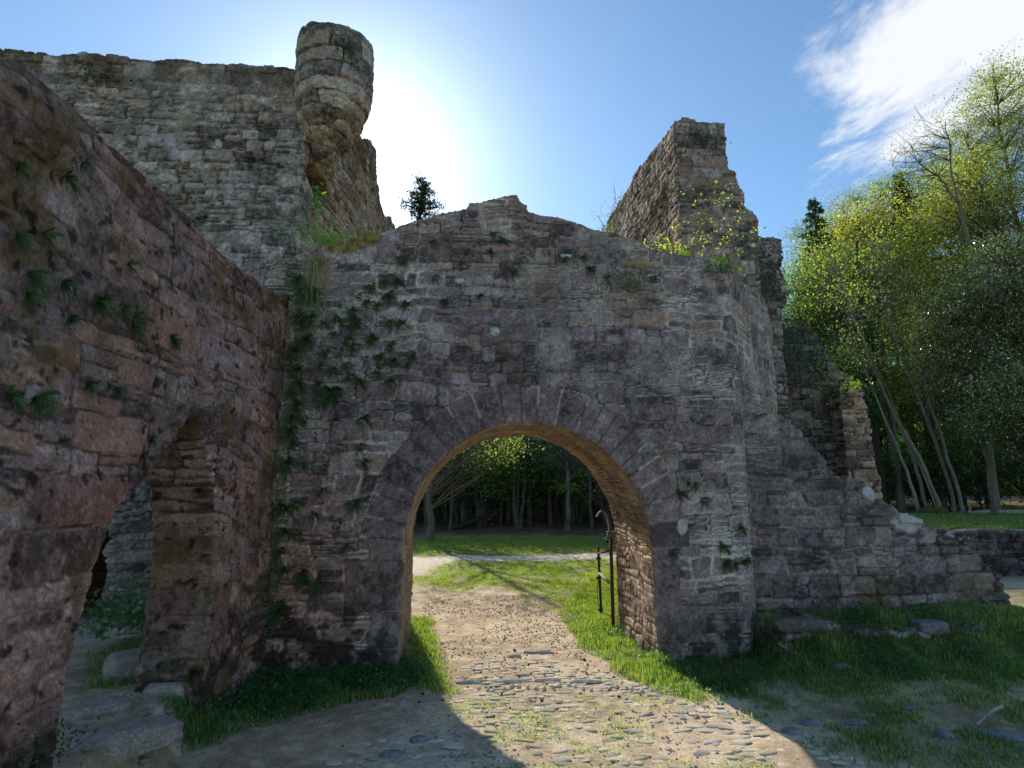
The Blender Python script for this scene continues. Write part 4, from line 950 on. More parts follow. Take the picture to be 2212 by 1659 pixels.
while y < 6.1:
    rowd = rg.uniform(.05, .082); x = -1.6 + rg.uniform(0, .2)
    while x < 3.4:
        L = rg.uniform(.05, .17); cand.append((x + L / 2, y + rg.normal() * .014 + .05 * math.sin(x * 2), L, rowd)); x += L + rg.uniform(.002, .016)
    y += rowd
cand = V3(cand); cx_, cy_ = cand[:, 0], cand[:, 1]
mk_ = softpoly(cx_, cy_, COBP, .12, 6, 2) * np.clip(.86 + 1.2 * fbm(np.stack([cx_, cy_, cx_ * 0], -1), 1.5, 3, 71), 0, 1)
mk_ = np.maximum(mk_, softpoly(cx_, cy_, COBP2, .08, 6, 2) * .85)
cand = cand[rg.random(len(cand)) < mk_]
order = np.argsort(-(cand[:, 2] * cand[:, 3] / (cand[:, 1] ** 2) ) )
cand = cand[order]
def cob_xf(c):
    x, y, L, rd = c; hsz = rd * rg.uniform(.42, .56) if L > rd else rd * .5
    return x, y, float(gz(x, y)) - .003 + rg.uniform(-.004, .004), L / 2 * .98, hsz * rg.uniform(.8, 1.), rg.uniform(.007, .013), rg.normal() * .2
for c in cand[:290]:
    x, y, z, sx, sy, sz, a = cob_xf(c); o = bpy.data.objects.new('cobble', PROT[rg.integers(14)][4]); COL.objects.link(o)
    o.location = (x, y, z); o.scale = (sx, sy, sz); o.rotation_euler = (rg.normal() * .1, rg.normal() * .08, a)
    tag(o, 'rounded flat cobble set in the earth of the cobbled track before the arch', 'cobble', 'cobbles of the track')
A = Acc()
for c in cand[290:]:
    x, y, z, sx, sy, sz, a = cob_xf(c); v, f, q, cc, _ = PROT[rg.integers(14)]; v = v * V3([sx, sy, sz]); c0, s0 = math.cos(a), math.sin(a)
    v = np.stack([v[:, 0] * c0 - v[:, 1] * s0, v[:, 0] * s0 + v[:, 1] * c0, v[:, 2]], 1) + V3([x, y, z]); n0 = A.n; A.add(v, q, cc); A.t.append(f + n0)
if A.v: tag(link('small_cobbles', A.mesh('small_cobbles', True), M_COB), 'smaller cobbles filling the rest of the cobbled track', 'cobbles', kind='stuff')
# threshold: set-on-edge stones with a thin kerb behind
def stone(name, lab, cat, x, y, sx, sy, sz, a=0, seed=0, group=None, col=(.42, .37, .31), mat=None, sink=.3, amp=.35, tilt=(0, 0), vox=None, dk_=1.0, sq=.78):
    me, P, N = remesh_prisms([ellipsoid((0, 0, 0), (1, 1, 1), 0, seed, 20, amp)], .09)
    P = np.sign(P) * np.abs(P) ** sq if amp > .2 else P
    P = P + N * (.16 * fbm(P + seed, 1.8, 4, seed, .65))[:, None]
    P = P * V3([sx, sy, sz]); me.vertices.foreach_set('co', P.astype(np.float32).ravel()); me.update()
    C = V3(col) * dk_ * (1 + .3 * fbm(P / max(sx, sy), 3, 4, seed + 3))[:, None]; C = mix(C, V3([.05, .06, .02]), sst(.15, .5, fbm(P / max(sx, sy) + 9, 2.5, 3, seed)) * sst(.3, -.5, P[:, 2] / sz) * .8)
    me.shade_smooth() if hasattr(me, 'shade_smooth') else None
    setcol(me, np.clip(C, .01, .8)); o = link(name, me, mat or M_COB); o.location = (x, y, float(gz(x, y)) + sz * (1 - 2 * sink)); o.rotation_euler = (tilt[0], tilt[1], a)
    return tag(o, lab, cat, group)
for i in range(24):
    px = 1035 + i * 17.5 + rg.uniform(-4, 4); p = aZ(px, 1487 + 4 * math.sin(i), 0)
    stone('edge_stone', 'narrow stone set on edge in the threshold row', 'stone', p[0], p[1], .011 + .009 * rg.random(), .045, .020, rg.normal() * .25 - .2, 500 + i, 'threshold edge stones', (.62, .54, .43), sink=.45, amp=.15)
for i, (x0, x1) in enumerate([(985, 1060), (1062, 1150), (1152, 1215), (1218, 1300)]):
    p, q = aZ(x0, 1475, 0), aZ(x1, 1474, 0)
    stone('kerb_stone', ['first', 'second', 'third', 'last'][i] + ' long thin kerb stone of the threshold row counting from the left', 'stone', (p[0] + q[0]) / 2, p[1], (q[0] - p[0]) / 2, .022, .020, 0, 530 + i, 'threshold kerb', (.64, .56, .45), sink=.42, amp=.15)
for i, (x, y, sx, sy, sz, a, lab, col) in enumerate([
    (1162, 1411, .14, .06, .035, 0, 'large pale flat stone in the middle of the sunlit track', (.52, .47, .40)),
    (1110, 1420, .07, .04, .03, .3, 'smaller pale flat stone left of the large one on the track', (.50, .45, .38)),
    (1820, 1470, .10, .05, .03, .2, 'flat grey stone in the grass in front of the stub wall', (.36, .32, .29)),
    (1998, 1442, .07, .06, .05, 0, 'small pale stone in the grass below the end of the stub wall', (.38, .34, .32)),
    (1965, 1532, .06, .03, .03, 0, 'small grey stone on the bare earth right of centre', (.34, .31, .3)),
    (2040, 1590, .06, .05, .05, .2, 'rounded grey stone half sunk left of the stick', (.33, .30, .29)),
    (2170, 1592, .16, .06, .045, -.5, 'long slate like stone just below the fallen stick', (.30, .31, .34)),
    (2195, 1500, .07, .03, .03, 0, 'tiny flat stone at the right edge of the grass', (.36, .33, .3)),
    (845, 1632, .08, .05, .03, 0, 'flat bluish cobble lying in the shade left of the sunny patch', (.36, .34, .33)),
    (905, 1600, .06, .04, .03, 0, 'small round cobble in shade beside the flat bluish one', (.36, .34, .32)),
    (868, 1517, .035, .025, .025, 0, 'tiny pale stone at the edge of the left grass', (.45, .42, .36)),
    (1750, 1560, .08, .05, .03, .4, 'grey stone at the edge of the shadow on the right', (.36, .34, .34)),
    (1710, 1580, .07, .05, .03, .1, 'rounded grey cobble in shade near the shadow edge', (.36, .34, .34)),
    (1850, 1560, .09, .05, .03, .1, 'wide grey cobble in the shaded earth', (.34, .33, .34))]):
    p = aZ(x, y, 0); stone('stone', lab, 'stone', p[0], p[1], sx, sy, sz * .8, a, 540 + i, None, col, dk_=1.0 if i < 2 else .75, sink=.48)
# stones under the pointed opening
for i, (x, y, z, sx, sy, sz, a, lab) in enumerate([
    (282, 1450, .25, .17, .15, .15, .5, 'big angular boulder lying inside the pointed opening'),
    (330, 1435, .25, .06, .06, .05, .2, 'small stone leaning against the boulder in the pointed opening'),
    (275, 1612, .16, .27, .14, .075, .75, 'large flat doorstep slab at the lower left'),
    (350, 1535, .12, .12, .09, .07, .3, 'small block at the end of the doorstep slab'),
    (212, 1545, .2, .17, .12, .05, .4, 'flat worn rock behind the doorstep slab')]):
    p = aZ(x, y, z); stone('rock', lab, 'rock', p[0], p[1], sx, sy, sz, a, 560 + i, None, (.40, .31, .25) if i != 1 else (.32, .28, .25), M_LEFT, sink=.42, amp=.3, sq=.5)
for i, (x, y, sx, sz, lab) in enumerate([(1725, 1350, .24, .06, 'long ledge stone at the left end under the stub wall'), (2010, 1355, .15, .06, 'pale block stone near the end of the ledge')]):
    p = aY(x, y, 5.5); o = stone('ledge_stone', lab, 'stone', p[0], 5.52, sx, .09, sz, 0, 580 + i, None, (.17, .135, .115) if i != 1 else (.24, .20, .175), M_GATE, sink=.4, sq=.45); o.location.z = p[2]
for i in range(26):
    x = random.uniform(-2.35, -1.75); y = random.uniform(3.3, 6.2); sz_ = random.uniform(.015, .05)
    stone('pebble', 'loose brown stone lying on the worn floor inside the pointed opening', 'stone', x, y, sz_ * 1.4, sz_, sz_ * .6, random.random() * 3, 900 + i, 'loose stones in the pointed opening', (.34, .27, .22), M_LEFT, sq=.6)
# stick
A = Acc(); p = aZ(2110, 1565, .03); q = aZ(2165, 1532, .05); A.tube([p, (p + q) / 2 + V3([0, .01, .02]), q + V3([0, 0, .02])], [.008, .012, .014], 6, (.42, .36, .28)); A.tube([p + V3([-.06, 0, 0]), p, p + V3([.05, -.01, 0])], [.004, .007, .004], 5, (.35, .3, .24))
tag(link('fallen_stick', A.mesh('fallen_stick', True), M_BARK), 'short pale broken stick lying on the earth in the right foreground', 'stick')

# ------------------------------------------------------------------ ferns, ivy and other plants on the walls
def fern(seed, nf=14, L=.08, droop=.32, c=((.03, .055, .022), (.085, .125, .045))):
    rg = np.random.default_rng(seed); A = Acc()   # grows towards +Z (outwards from the wall), -Y is down
    for i in range(nf):
        a = rg.random() * 6.283; l = L * rg.uniform(.6, 1.2); o = rg.uniform(.35, .9)
        d = V3([math.cos(a) * o, math.sin(a) * o, 1 - o * .6]); d /= np.linalg.norm(d); m = 11
        t = np.linspace(0, 1, m); P = d * (t * l)[:, None]; P[:, 1] -= droop * l * t ** 2; P[:, 2] -= .25 * l * t ** 2
        s = np.cross(d, [0, 0, 1.]); s /= np.linalg.norm(s) + 1e-6; nn_ = np.cross(s, d)
        col = V3(c[0]) + (V3(c[1]) - V3(c[0])) * rg.random(); A.tube(P[::2], .0012, 3, col * .6)
        w = l * .11 * np.sin(np.pi * np.clip(t * .9 + .1, 0, 1)) ** .6
        for sg in (-1, 1):
            k = len(t) - 1; D = s[None] * sg + d[None] * .35 + rg.normal(size=(k, 3)) * .08
            A.leaves(P[1:], D, np.repeat(nn_[None], k, 0), w[1:] + .002, np.full(k, l * .07), np.repeat(col[None], k, 0) * rg.uniform(.8, 1.2, (k, 1)))
    return A.mesh('fern')
FERN = [fern(600 + i, 24 + 2 * i) for i in range(5)]
for f_ in FERN: f_.materials.append(M_FERN)
def on_gate(x, y): p = aY(x, y, YG - .005); return p
def on_left(x, y): s, z = plane_hit(x, y, LA, LD); p = LA + LD * s; return V3([p[0] + .015, p[1], z])
def put(me, p, face, s, name='fern', rg=random):
    o = bpy.data.objects.new(name, me); COL.objects.link(o); o.location = [float(v) for v in p]; r = random.uniform(-.4, .4)
    if face == 'y': o.rotation_euler = (math.radians(90), r, 0)       # local z -> -Y
    elif face == 'x': o.rotation_euler = (math.radians(90), r, math.radians(90))
    o.scale = (s, s, s); return o
gf = [(830, 610), (838, 640), (870, 560), (795, 655), (760, 672), (840, 700), (772, 700), (720, 720), (755, 735), (810, 735), (735, 760), (818, 770), (750, 790), (690, 790), (790, 775), (775, 825), (850, 780), (880, 790), (845, 825), (700, 870), (785, 905), (780, 965), (788, 1000), (735, 965), (765, 690), (868, 700), (655, 1000), (880, 660), (660, 905), (640, 1090), (680, 1110), (640, 1150), (765, 1085), (690, 1170), (650, 1240), (730, 1130), (660, 1080), (700, 1010), (705, 760), (730, 690), (700, 700), (815, 660), (845, 745), (800, 730), (765, 750), (720, 800), (690, 830), (735, 845), (760, 815), (815, 800), (680, 940), (725, 905), (700, 1060), (745, 1180), (690, 1260), (800, 620), (860, 610), (775, 640)]
gf2 = [(935, 522), (1065, 505), (1010, 545), (960, 650), (1000, 570), (1085, 520), (1130, 560), (1110, 590), (1260, 555), (1275, 580), (1410, 600), (1310, 600), (1060, 545), (1040, 640), (890, 770), (940, 600), (1180, 545), (1220, 560)]
gf3 = [(1480, 1035), (1495, 1045), (1600, 1140), (1570, 1215), (1590, 1220), (1520, 1080), (1470, 1065), (1455, 1190), (1560, 1180), (1610, 1210)]
for pts, lab, grp, sr_ in ((gf, 'small dark green fern tuft on the gate wall between the corner and the arch', 'ferns left of the arch', (.8, 1.55)), (gf2, 'tiny fern tuft high on the gate wall above the arch', 'ferns above the arch', (.7, 1.1)), (gf3, 'bright little fern tuft in the joints of the pier right of the arch', 'ferns right of the arch', (.8, 1.3))):
    for x, y in pts: tag(put(random.choice(FERN), on_gate(x, y), 'y', random.uniform(*sr_)), lab, 'fern', grp)
tag(put(FERN[4], on_gate(712, 845), 'y', 2.6), 'largest dark fern clump on the gate wall near the left corner', 'fern')
lf = [(115, 300, 1.3), (85, 305, .9), (25, 360, .9), (165, 355, .9), (135, 385, .9), (55, 590, 1.1), (50, 635, .9), (125, 615, 1.1), (205, 650, 1.2), (275, 690, 1.5), (255, 665, .8), (140, 690, .9), (85, 505, 1.0), (28, 510, 1.), (270, 570, .8), (370, 735, .8), (65, 860, 1.3), (10, 855, .9), (185, 830, .8), (245, 840, .7), (320, 945, .6), (410, 640, .5), (460, 790, .6), (330, 545, .5), (365, 725, .6)]
for x, y, s in lf: tag(put(random.choice(FERN), on_left(x, y), 'x', s * 1.15), 'dark drooping fern tuft growing from the reddish left wall', 'fern', 'ferns on the left wall')
cf = [(640, 610), (650, 635), (672, 640), (645, 690), (655, 735), (632, 760), (640, 800), (625, 850), (635, 880), (620, 930), (628, 960), (615, 1000), (640, 830), (665, 690), (625, 905), (612, 1150), (600, 1190), (605, 1230), (595, 1320), (610, 1100)]
for x, y in cf:
    tag(put(random.choice(FERN), on_gate(x + 8, y) - V3([0, .04, 0]), 'y', random.uniform(1.3, 2.2)), 'fern in the damp crevice where the left wall meets the gate wall', 'fern', 'ferns in the corner crevice')
def leafclump(n, r, size, cols, seed, name='ivy'):
    rg = np.random.default_rng(seed); A = Acc(); P = rg.normal(size=(n, 3)) * V3(r); D = runit(n, rg) + V3([0, -.5, -.4])
    for _ in range(max(3, n // 40)): a, b = P[rg.integers(n)], P[rg.integers(n)]; A.tube([a, (a + b) / 2 + rg.normal(size=3) * .02, b], .002, 3, (.10, .07, .045))
    A.leaves(P, D, V3([0, -1, .5]) + .6 * runit(n, rg), size * rg.uniform(.5, 1.3, n), size * .8 * rg.uniform(.5, 1.2, n), np.clip(mix(V3(cols[0]), V3(cols[1]), rg.random(n)), 0, 1)); return A.mesh(name)
IV = ((.03, .07, .015), (.09, .17, .03)); DK = ((.012, .035, .012), (.035, .075, .02))
for i, (x, y, Y, n, r, s, cols, nm, lab) in enumerate([
    (655, 615, 5.72, 200, (.06, .03, .12), .03, IV, 'bramble', 'light green bramble leaves near the top of the corner crevice'),
    (665, 680, 5.72, 160, (.07, .03, .08), .03, IV, 'bramble', 'bramble leaves with a white flower in the corner crevice'),
    (640, 780, 5.72, 150, (.04, .03, .12), .03, DK, 'ivy', 'dark ivy half way down the corner crevice'),
    (603, 1090, 5.72, 160, (.05, .03, .18), .03, IV, 'ivy', 'green ivy low in the corner beside the pointed opening'),
    (590, 1250, 5.70, 120, (.05, .03, .14), .03, IV, 'ivy', 'lowest ivy in the corner above the grass'),
    (1355, 605, 5.72, 170, (.13, .03, .06), .028, IV, 'bramble', 'trailing bramble under the tawny stone near the wall top'),
    (1330, 570, 5.72, 60, (.05, .03, .08), .025, DK, 'bramble', 'small bramble sprig left of the tawny stone'),
    (1560, 575, 5.70, 100, (.12, .05, .03), .04, IV, 'weed', 'green weeds hanging over the right end of the gate wall top'),
    (1700, 740, 9.9, 520, (.28, .08, .24), .07, DK, 'ivy', 'dark ivy hanging on the shaded back wall'),
    (1795, 790, 9.8, 420, (.2, .2, .28), .05, ((.06, .11, .02), (.14, .22, .04)), 'shrub', 'green shrub growing on top of the back wall'),
    (1845, 829, 9.8, 60, (.1, .1, .04), .06, ((.45, .45, .03), (.6, .6, .05)), 'flowering_weed', 'bright yellow flowering weed on the back wall top'),
    (1665, 600, 9.15, 260, (.12, .08, .3), .06, DK, 'ivy', 'ivy down the edge of the brown ruin'),
    (1515, 300, 8.44, 160, (.16, .02, .10), .04, DK, 'ivy', 'small ivy creeping over the top of the brown ruin'),
    (685, 432, 7.9, 120, (.05, .08, .12), .05, ((.03, .12, .02), (.09, .26, .04)), 'weed', 'green weed growing from the hole in the keep'),
    (722, 92, 7.08, 240, (.13, .04, .07), .045, DK, 'fern', 'fern growing on the top of the corner turret'),
    (752, 122, 7.12, 120, (.07, .05, .08), .045, DK, 'fern', 'fern growing lower on the right side of the turret'),
    (712, 520, 6.4, 420, (.22, .25, .05), .04, ((.06, .14, .02), (.15, .28, .04)), 'weed', 'green leafy weeds on the wall top beside the keep'),
    (210, 165, 7.35, 120, (.14, .05, .05), .045, DK, 'fern', 'dark fern near the top of the keep front'),
    (1375, 1368, 7.0, 260, (.12, .3, .07), .05, ((.02, .07, .025), (.06, .14, .04)), 'weed', 'broad leaved weeds crowding the foot of the iron gate post'),
    (265, 1318, 5.9, 500, (.22, .25, .10), .05, ((.03, .08, .02), (.08, .17, .03)), 'weed', 'tuft of rank grass and weeds inside the pointed opening'),
    (50, 1610, 2.9, 160, (.06, .10, .05), .018, DK, 'weed', 'small green weeds at the foot of the left wall in the lower left corner'),
    (455, 1500, 4.9, 200, (.10, .18, .09), .03, DK, 'weed', 'dark weeds at the foot of the pointed opening jamb')]):
    p = aY(x, y, Y)
    if i in (20,): p = V3(on_left(x, y)) + V3([.08, 0, 0])
    o = link(nm, leafclump(n, r, s, cols, 700 + i, nm), M_LEAF); o.location = [float(v) for v in p]; tag(o, lab, 'plant')
# dandelion flower by the hole, daisies
A = Acc(); rg = np.random.default_rng(4)
for k in range(2): A.leaves(np.zeros((9, 3)) + V3([.03 * k, 0, .02 * k]), runit(9, rg) * V3([1, .3, 1]), np.repeat(V3([[0, -1., 0]]), 9, 0), .022, .012, np.repeat(V3([[.8, .5, .02]]), 9, 0))
o = link('dandelion', A.mesh('dandelion'), M_PETAL); o.location = [float(v) for v in aY(698, 418, 7.75)]; tag(o, 'yellow dandelion flower beside the hole in the keep', 'flower')
# grass tufts hanging from wall tops
def tuft(n, h, cols, seed, w=.006, hang=.0, spread=.05, up=1.0):
    rg = np.random.default_rng(seed); A = Acc()
    for i in range(n):
        a = rg.random() * 6.283; l = h * rg.uniform(.5, 1.2); b = rg.normal(size=3) * V3([spread, spread, .01]); d = V3([math.cos(a), math.sin(a), 0]) * rg.uniform(.15, .7)
        t = np.linspace(0, 1, 5)[:, None]; P = b + (d * t + V3([0, 0, up]) * t) * l; P[:, 2] -= (hang * t[:, 0] ** 2) * l * 1.6
        sd_ = V3([-math.sin(a), math.cos(a), 0]) * w / 2; ww = (1 - t * .85); v = np.concatenate([P - sd_ * ww, P + sd_ * ww]); f = [(j, j + 1, j + 6, j + 5) for j in range(4)]
        A.add(v, f, V3(cols[0]) + (V3(cols[1]) - V3(cols[0])) * rg.random())
    return A.mesh('grass_tuft')
for i, (x, y, Y, n, h, cols, hang, up, lab) in enumerate([
    (690, 560, 5.78, 170, .30, ((.20, .16, .07), (.34, .27, .13)), 1.6, .5, 'straw coloured dry grass hanging over the corner of the gate wall'),
    (705, 525, 5.85, 140, .22, ((.08, .16, .03), (.20, .26, .06)), .6, 1., 'upright green grass on the gate wall beside the keep'),
    (1555, 563, 5.9, 90, .12, ((.08, .16, .03), (.2, .28, .05)), .7, 1., 'small grass tuft at the right end of the gate wall top'),
    (1480, 552, 6.2, 110, .10, ((.12, .2, .03), (.24, .3, .05)), .5, 1., 'sunlit grass at the foot of the sapling'),
    (1310, 500, 6.3, 60, .14, ((.06, .1, .03), (.15, .18, .05)), .3, 1., 'thin grass on the gate wall top right of the crest'),
    (1660, 1330, 5.75, 160, .20, ((.10, .13, .04), (.24, .24, .1)), 1.0, .9, 'long grass drooping at the junction of pier and stub wall'),
    (1430, 1420, 5.7, 120, .13, ((.10, .2, .02), (.22, .36, .04)), .6, 1., 'bright sunlit grass tuft at the corner of the right jamb')]):
    o = link('grass_tuft', tuft(n, h, cols, 730 + i, hang=hang, up=up), M_GRASS); o.location = [float(v) for v in aY(x, y, Y)]; tag(o, lab, 'grass tuft')
# tawny stone near the wall top, flush
p = aY(1373, 571, 5.79); o = stone('tawny_stone', 'large tawny yellow stone bedded near the top of the gate wall', 'stone', p[0], p[1], .155, .06, .065, 0, 760, None, (.36, .27, .15), M_GATE, amp=.12); o.location = [float(v) for v in p]
for i, (x, y, sx, sz, lab) in enumerate([(1069, 716, .05, .045, 'white lichen patch in the middle of the gate wall'), (992, 607, .045, .03, 'round pale lichen patch high left of centre on the gate wall'), (1223, 553, .06, .02, 'thin white stone high on the gate wall')]):
    p = aY(x, y, 5.79); o = stone('lichen_patch', lab, 'lichen', p[0], p[1], sx, .014, sz, 0, 770 + i, None, (.56, .55, .47), M_GATE, amp=.3); o.location = [float(v) for v in p]
# sapling with yellow green leaves on the wall top
def sprig(name, lab, pts, Y, leaves_, seed, ls=.034, cols=((.20, .26, .03), (.36, .40, .06)), r0=.012):
    rg = np.random.default_rng(seed); T = Acc(); C = Acc(); LP = []; e = empty(name, aY(*pts[0][0], Y))
    o0 = V3(e.location)
    for st in pts:
        q = V3([aY(x, y, Y + rg.normal() * .04) for x, y in st]) - o0; T.tube(q, np.linspace(r0, .002, len(q)), 5, (.30, .22, .15))
        for _ in range(leaves_):
            i = rg.integers(1, len(q)); t = rg.random(); b = q[i - 1] * (1 - t) + q[i] * t; en = b + rg.normal(size=3) * .055 * V3([1, 1, .8]) + V3([0, 0, .02]); T.tube([b, en], [.0025, .001], 3, (.28, .2, .12))
            for _ in range(4): LP.append(en + rg.normal(size=3) * .018)
    LP = V3(LP); n = len(LP); C.leaves(LP, runit(n, rg) + V3([0, 0, .3]), runit(n, rg) + V3([0, -.6, .6]), ls * rg.uniform(.5, 1.1, n), ls * .6, mix(V3(cols[0]), V3(cols[1]), rg.random(n)))
    tag(e, lab, 'sapling'); link('stem', T.mesh('stem', True), M_BARK, e); link('foliage', C.mesh('foliage'), M_LEAF, e)
sprig('sapling', 'spindly sapling with yellow green leaves growing on the gate wall top', [[(1490, 553), (1500, 520), (1520, 480), (1545, 420), (1555, 380)], [(1492, 552), (1518, 490), (1560, 430), (1585, 400)], [(1540, 560), (1542, 500), (1550, 440), (1540, 400)], [(1488, 552), (1470, 520), (1462, 480)], [(1545, 562), (1575, 520), (1590, 480), (1600, 440)], [(1500, 555), (1512, 500), (1505, 450), (1490, 420)], [(1560, 570), (1600, 540), (1640, 500)]], 6.5, 15, 800)
sprig('sapling', 'low leafy sprig left of the tall sapling on the wall top', [[(1450, 552), (1440, 530), (1420, 500)], [(1452, 552), (1455, 530), (1450, 500)], [(1450, 552), (1430, 540), (1405, 525)]], 6.6, 10, 801, .04)
sprig('sapling', 'thin bluish twig standing against the sky left of the brown ruin', [[(1315, 505), (1318, 470), (1330, 430), (1325, 395)], [(1316, 505), (1335, 460), (1345, 410)], [(1314, 505), (1300, 480), (1290, 465)]], 6.6, 6, 802, .03, ((.08, .12, .06), (.15, .18, .1)), .006)
# stump on the wall top
A = Acc(); p = aY(1572, 562, 6.0); A.tube([p + V3([0, 0, -.05]), p + V3([0, 0, .03]), p + V3([-.01, 0, .07])], [.02, .018, .015], 7, (.22, .12, .06)); tag(link('stump', A.mesh('stump', True), M_BARK), 'little broken reddish stump on the right end of the gate wall top', 'stump')

# ------------------------------------------------------------------ iron gate
gate_i = empty('iron_gate', aZ(1327, 1345, 0)); gate_i.location.y = 7.25; tag(gate_i, 'rusty iron gate frame with a hooked post standing open behind the right jamb', 'gate')
g0 = V3(gate_i.location); YP = 7.25
def gpart(name, fn, parent=None, org=None):
    A = Acc(); fn(A); A.v = [v - g0 for v in A.v]; return link(name, A.mesh(name), M_RUST, gate_i)
RU = (.085, .05, .04); RU2 = (.17, .13, .11)
pt = aY(1319, 1150, YP); pb_ = V3([pt[0], YP, -.15])
gpart('post', lambda A: A.bar(pb_, pt, .036, .03, RU, (0, 1, 0)))
gpart('collar', lambda A: (A.bar(pt + V3([0, 0, -.06]), pt + V3([0, 0, .0]), .07, .06, RU2, (0, 1, 0)), A.bar(pt + V3([-.05, 0, .004]), pt + V3([.05, 0, .004]), .06, .01, RU2)))
hk = [aY(x, y, YP) for x, y in [(1318, 1152), (1316, 1135), (1313, 1119), (1308, 1108), (1301, 1103), (1295, 1106), (1289, 1117)]]
def hook_(A):
    for a, b in zip(hk[:-1], hk[1:]): d = (b - a) / np.linalg.norm(b - a); A.bar(a - d * .004, b + d * .004, .05, .018, RU2, (0, 1, 0))
def strip(A, pts, w, th, c):   # flat strap bent in the X-Z plane, wide in Y
    pts = V3(pts); d = np.gradient(pts, axis=0); d /= np.linalg.norm(d, axis=1)[:, None]; nrm = np.stack([-d[:, 2], d[:, 0] * 0, d[:, 0]], 1); n = len(pts)
    v = np.concatenate([pts + nrm * th / 2 + V3([0, -w / 2, 0]), pts + nrm * th / 2 + V3([0, w / 2, 0]), pts - nrm * th / 2 + V3([0, w / 2, 0]), pts - nrm * th / 2 + V3([0, -w / 2, 0])])
    f = [(k * n + i, k * n + i + 1, ((k + 1) % 4) * n + i + 1, ((k + 1) % 4) * n + i) for k in range(4) for i in range(n - 1)] + [(0, n, 2 * n, 3 * n), (n - 1, 2 * n - 1, 3 * n - 1, 4 * n - 1)]
    A.add(v, f, c)
hs_ = []
for i in range(len(hk) - 1):
    for t in (0, .33, .66): hs_.append(hk[i] * (1 - t) + hk[i + 1] * t)
hs_.append(hk[-1]); hs_ = V3(hs_)
for _ in range(4): hs_[1:-1] = .5 * hs_[1:-1] + .25 * (hs_[:-2] + hs_[2:])
gpart('hook', lambda A: strip(A, hs_, .045, .020, RU2))
YF = 8.1
st0, st1 = aY(1292, 1180, YF), aY(1299, 1333, YF)
gpart('stile', lambda A: (A.bar(st0, st1, .03, .025, (.05, .035, .03), (0, 1, 0)), [A.bar(aY(x - 6, y, YF), aY(x + 4, y, YF), .03, .03, (.04, .03, .025)) for x, y in ((1294, 1206), (1294, 1248), (1298, 1317))]))
tr0, tr1 = aY(1293, 1195, YF), aY(1316, 1189, YP)
gpart('upper_rail', lambda A: A.bar(tr0, tr1, .03, .02, RU))
gpart('middle_rail', lambda A: A.bar(aY(1294, 1237, YF), aY(1318, 1260, YP), .035, .018, (.30, .25, .22)))
gpart('lower_rail', lambda A: A.bar(aY(1298, 1333, YF), aY(1320, 1365, YP), .035, .018, (.26, .22, .2)))
def wire(A):
    q = [aY(x, y, YF) for x, y in ((1293, 1250), (1290, 1280), (1292, 1305), (1298, 1318))]; A.tube(q, .004, 5, (.07, .05, .04))
gpart('wire', wire)
# bird on the lawn
bp_ = aZ(1310, 1183, 0); B = empty('bird', (bp_[0], bp_[1], 0)); B.location.z = float(gz(bp_[0], bp_[1])); tag(B, 'small black and white bird standing on the sunlit lawn just left of the gate post', 'bird')
prims = [ellipsoid((.05, 0, .175), (.075, .055, .075), 0, 1, amp=.03), ellipsoid((.0, 0, .235), (.045, .042, .065), 0, 2, amp=.03), ellipsoid((-.02, 0, .295), (.042, .036, .036), 0, 3, amp=.02), ellipsoid((.11, 0, .13), (.07, .03, .035), 0, 4, amp=.02),
         ellipsoid((.165, 0, .095), (.06, .018, .018), 0, 5, amp=.02)]
me, P, N = remesh_prisms(prims, .009)
wh = sst(.01, -.02, P[:, 0] - (.3 - P[:, 2]) * .25) * sst(.165, .2, P[:, 2]) * sst(.29, .27, P[:, 2])
me.vertices.foreach_set('co', P.astype(np.float32).ravel()); setcol(me, mix(V3([.02, .02, .025]), V3([.6, .58, .55]), wh)); me.shade_smooth()
bd = link('body', me, M_FEATHER, B)
A = Acc(); A.tube([(-.055, 0, .298), (-.08, 0, .293), (-.10, 0, .287)], [.012, .008, .001], 6, (.05, .045, .04)); link('beak', A.mesh('beak', True), M_FEATHER, B)
for sy in (-.022, .022):
    A = Acc(); A.tube([(.03, sy, .12), (.025, sy, .06), (.03, sy, .005)], [.011, .006, .005], 6, (.45, .38, .33)); [A.tube([(.03, sy, .006), (.03 - .035 * math.cos(a), sy + .03 * math.sin(a), .004)], [.004, .002], 4, (.4, .33, .3)) for a in (-.6, 0, .6, 3.14)]; link('leg', A.mesh('leg', True), M_FEATHER, B)

# ------------------------------------------------------------------ camera, light, world
cam = bpy.data.cameras.new('camera'); co = bpy.data.objects.new('camera', cam); COL.objects.link(co)
cam.sensor_width = 36; cam.lens = 36 * F / 2212; cam.clip_end = 2000; cam.clip_start = .05
R = Matrix((RT, UP, -FW)).transposed(); co.matrix_world = Matrix.Translation(CP) @ R.to_4x4()
SC.camera = co
sl = bpy.data.lights.new('sun', 'SUN'); sl.energy = 5.0; sl.angle = math.radians(.6); sl.color = (1, .92, .76)
so_ = bpy.data.objects.new('sun', sl); COL.objects.link(so_); so_.location = (0, 0, 30)
so_.rotation_euler = Vector(SUND).to_track_quat('Z', 'Y').to_euler()
w = bpy.data.worlds.new('World'); SC.world = w; w.use_nodes = True; nt = w.node_tree; nt.nodes.clear(); L = nt.links.new
out = nt.nodes.new('ShaderNodeOutputWorld'); bg = nt.nodes.new('ShaderNodeBackground'); L(bg.outputs[0], out.inputs[0]); bg.inputs[1].default_value = .15
sky = nt.nodes.new('ShaderNodeTexSky'); sky.sky_type = 'NISHITA'; sky.sun_disc = False; sky.sun_elevation = math.radians(SUN_EL); sky.sun_rotation = math.radians(SUN_AZ)
sky.air_density = 1.0; sky.dust_density = .2; sky.ozone_density = 1.2
tc = nt.nodes.new('ShaderNodeTexCoord')
